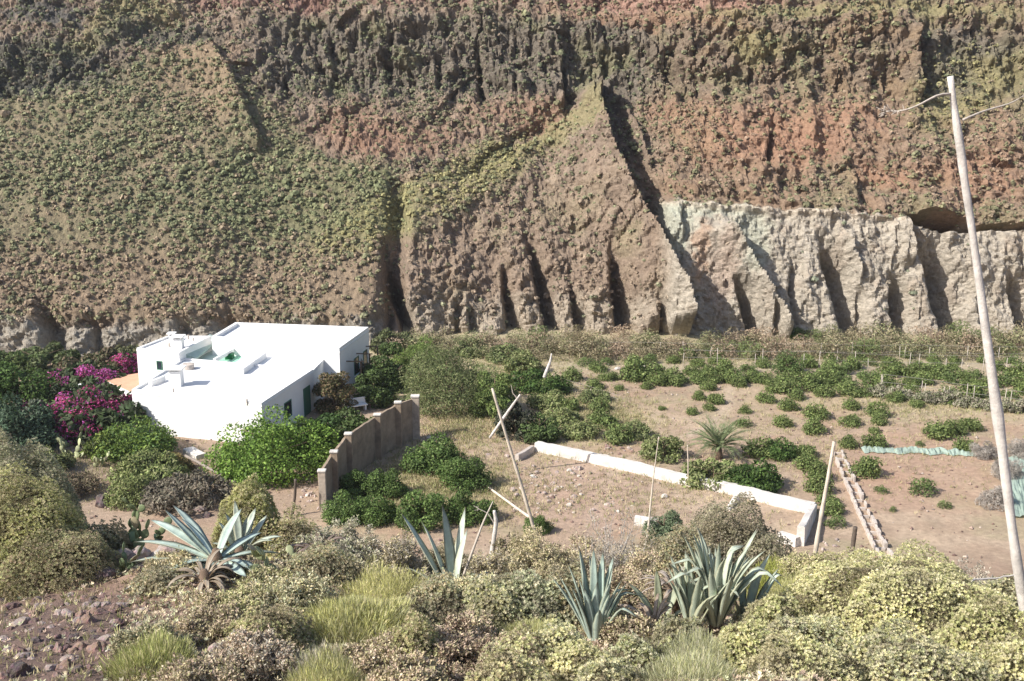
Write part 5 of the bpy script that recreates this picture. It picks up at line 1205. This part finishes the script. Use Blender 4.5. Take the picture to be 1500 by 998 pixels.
# ---------------------------------------------------------------- uncountable ground cover
def scatter(name, lab, n, zone, mk, mat):
    rng = np.random.default_rng(abs(hash(name)) % 1000 if False else len(name)*7); V, Q, c = mk(rng, n, zone(rng, n)); tag(link(name, mk_mesh(name, V, Q, M[mat], c)), lab, name.replace('_', ' '), kind='stuff')
def gravel_mk(rng, n, XY):
    x, y = XY; z = g_arr(x, y); s = (.012+.05*rng.random(n)**3)*np.where(y > 40, 2.6, 1)
    base = np.array([(1, 0, 0), (0, 1, 0), (-1, 0, 0), (0, -1, 0), (0, 0, 1), (0, 0, -1)], float)*.9
    V = base[None]*(1+.35*rng.normal(size=(n, 6, 1)))*s[:, None, None]*np.array([1, .9, .7]); V = V+np.stack([x, y, z+s*.3], 1)[:, None]
    T = np.array([(0, 1, 4), (1, 2, 4), (2, 3, 4), (3, 0, 4), (1, 0, 5), (2, 1, 5), (3, 2, 5), (0, 3, 5)]); Tt = (T[None]+np.arange(n)[:, None, None]*6).reshape(-1, 3)
    c = pal(rng, n, [(.24, .155, .13), (.30, .22, .18), (.40, .33, .28), (.18, .12, .105), (.36, .25, .19)]); return V.reshape(-1, 3), Tt, np.repeat(c, 6, 0)
scatter('gravel', 'small stones strewn over the near slope and the fields', 16000, lambda r, n: (np.concatenate([r.uniform(-9, 9, n*5//8), r.uniform(-45, 45, n-n*5//8)]), np.concatenate([r.uniform(8, 22, n*5//8), r.uniform(52, 100, n-n*5//8)])), gravel_mk, 'rock')
def grass_mk(rng, n, XY):
    x, y = XY; z = g_arr(x, y); far = y > 40; k = 7
    P = np.stack([x, y, z-.01], 1); P = np.repeat(P, k, 0)+rng.normal(0, 1, (n*k, 3))*np.repeat(np.where(far, .12, .03), k)[:, None]*np.array([1, 1, 0])
    d = rng.normal(0, .45, (n*k, 3)); d[:, 2] = 1; d /= np.linalg.norm(d, axis=1, keepdims=True)
    L = np.repeat(np.where(far, .22, .11), k)*(.5+rng.random(n*k)); c = np.repeat(pal(rng, n, [(.45, .39, .23), (.38, .33, .19), (.50, .44, .28), (.30, .30, .14), (.22, .25, .09)]), k, 0)
    return kites(P, d, L, .12, rng, c)
def gz_zone(r, n):
    m = n*4//10; x1, y1 = r.uniform(-9, 9.5, m), r.uniform(8, 23, m)
    X, Y = [x1], [y1]; cs = [(640, 700, 130, 60, .22), (680, 620, 70, 35, .14), (880, 610, 80, 30, .12), (1050, 520, 450, 16, .2), (720, 540, 130, 30, .08), (200, 690, 240, 50, .10), (1360, 590, 160, 22, .06), (900, 720, 260, 60, .08), (1200, 640, 330, 90, .14), (850, 600, 120, 60, .1)]
    for cx, cy, rx, ry, f in cs:
        q = int((n-m)*f); ab = r.normal(0, .5, (q, 2)).clip(-1.2, 1.2); P = np.array([on_z(cx+rx*a, cy+ry*b, .1) for a, b in ab]); X.append(P[:, 0]); Y.append(P[:, 1])
    return np.concatenate(X), np.concatenate(Y)
def grass_all():
    r = np.random.default_rng(12); x, y = gz_zone(r, 23000); V, Q, c = grass_mk(r, len(x), (x, y))
    tag(link('dry_grass', mk_mesh('dry_grass', V, Q, M['dryleaf'], c)), 'short dry grass and weeds on banks and slope', 'grass', kind='stuff')
grass_all()
def litter_mk():
    r = np.random.default_rng(14); n = 34000; x, y = r.uniform(-9.5, 9.5, n), r.uniform(8.3, 20.5, n); keep = fbm(x*.6, y*.6, 3)+.4*r.normal(size=n) > -.1; px_, py_ = proj(x, y, g_arr(x, y)); keep &= ~((px_ < 190) & (py_ > 880) & (r.random(n) < .85)); x, y = x[keep], y[keep]; n = len(x)
    P = np.stack([x, y, g_arr(x, y)+.03+.09*r.random(n)], 1); V, Q, c = rosettes(r, P, rdir(r, n)*.5+np.array([0, 0, 1]), 6, .05, .4, TAN+SAGE+RED, None, .2)
    tag(link('low_scrub', mk_mesh('low_scrub', V, Q, M['dryleaf'], c)), 'low creeping scrub between the bushes of the near slope', 'scrub', kind='stuff')
litter_mk()
# ---------------------------------------------------------------- camera, sky, sun
cam = bpy.data.cameras.new('camera'); co = bpy.data.objects.new('camera', cam); C.objects.link(co)
co.location = (0, 0, HC); co.rotation_euler = (radians(90)-TH, 0, 0)
cam.sensor_width = 36; cam.lens = 36*F/1500; cam.clip_end = 2000; cam.clip_start = .1
sc.camera = co
EL, AZ = 39, 27        # sun height; angle behind the camera's left
sd = np.array([-cos(radians(EL))*cos(radians(AZ)), -cos(radians(EL))*sin(radians(AZ)), sin(radians(EL))])
w = bpy.data.worlds.new('World'); sc.world = w; w.use_nodes = True
nt = w.node_tree; bg = nt.nodes['Background']; sky = nt.nodes.new('ShaderNodeTexSky'); sky.sky_type = 'NISHITA'
sky.sun_disc = False; sky.sun_elevation = radians(EL)
sky.sun_rotation = math.atan2(sd[0], sd[1]); sky.dust_density = 1.5
nt.links.new(sky.outputs[0], bg.inputs[0]); bg.inputs[1].default_value = .12
sl = bpy.data.lights.new('sun', 'SUN'); sl.energy = 4.6; sl.angle = radians(.5); sl.color = (1, .95, .87)
so = bpy.data.objects.new('sun', sl); C.objects.link(so)
from mathutils import Vector
so.rotation_euler = Vector(sd).to_track_quat('Z', 'Y').to_euler()
sc.view_settings.view_transform = 'Standard'; sc.view_settings.look = 'None'; sc.view_settings.exposure = .62
sc.view_settings.gamma = 1; sc.view_settings.use_curve_mapping = False
hz = bpy.data.materials.new('haze'); hz.use_nodes = True; hn = hz.node_tree; hn.nodes.clear()
ho = hn.nodes.new('ShaderNodeOutputMaterial'); hv = hn.nodes.new('ShaderNodeVolumePrincipled'); hv.inputs['Density'].default_value = .0002
hv.inputs['Color'].default_value = (.93, .95, 1, 1); hv.inputs['Anisotropy'].default_value = .3; hn.links.new(hv.outputs[0], ho.inputs['Volume'])
tag(link('haze', MB().box(-420, -320, -12, 420, 420, 82).mesh('haze', hz)), 'thin pale haze in the valley air', 'haze', kind='stuff')
sc.cycles.volume_bounces = 0
sc.cycles.max_bounces = 5; sc.cycles.diffuse_bounces = 3; sc.cycles.transparent_max_bounces = 4
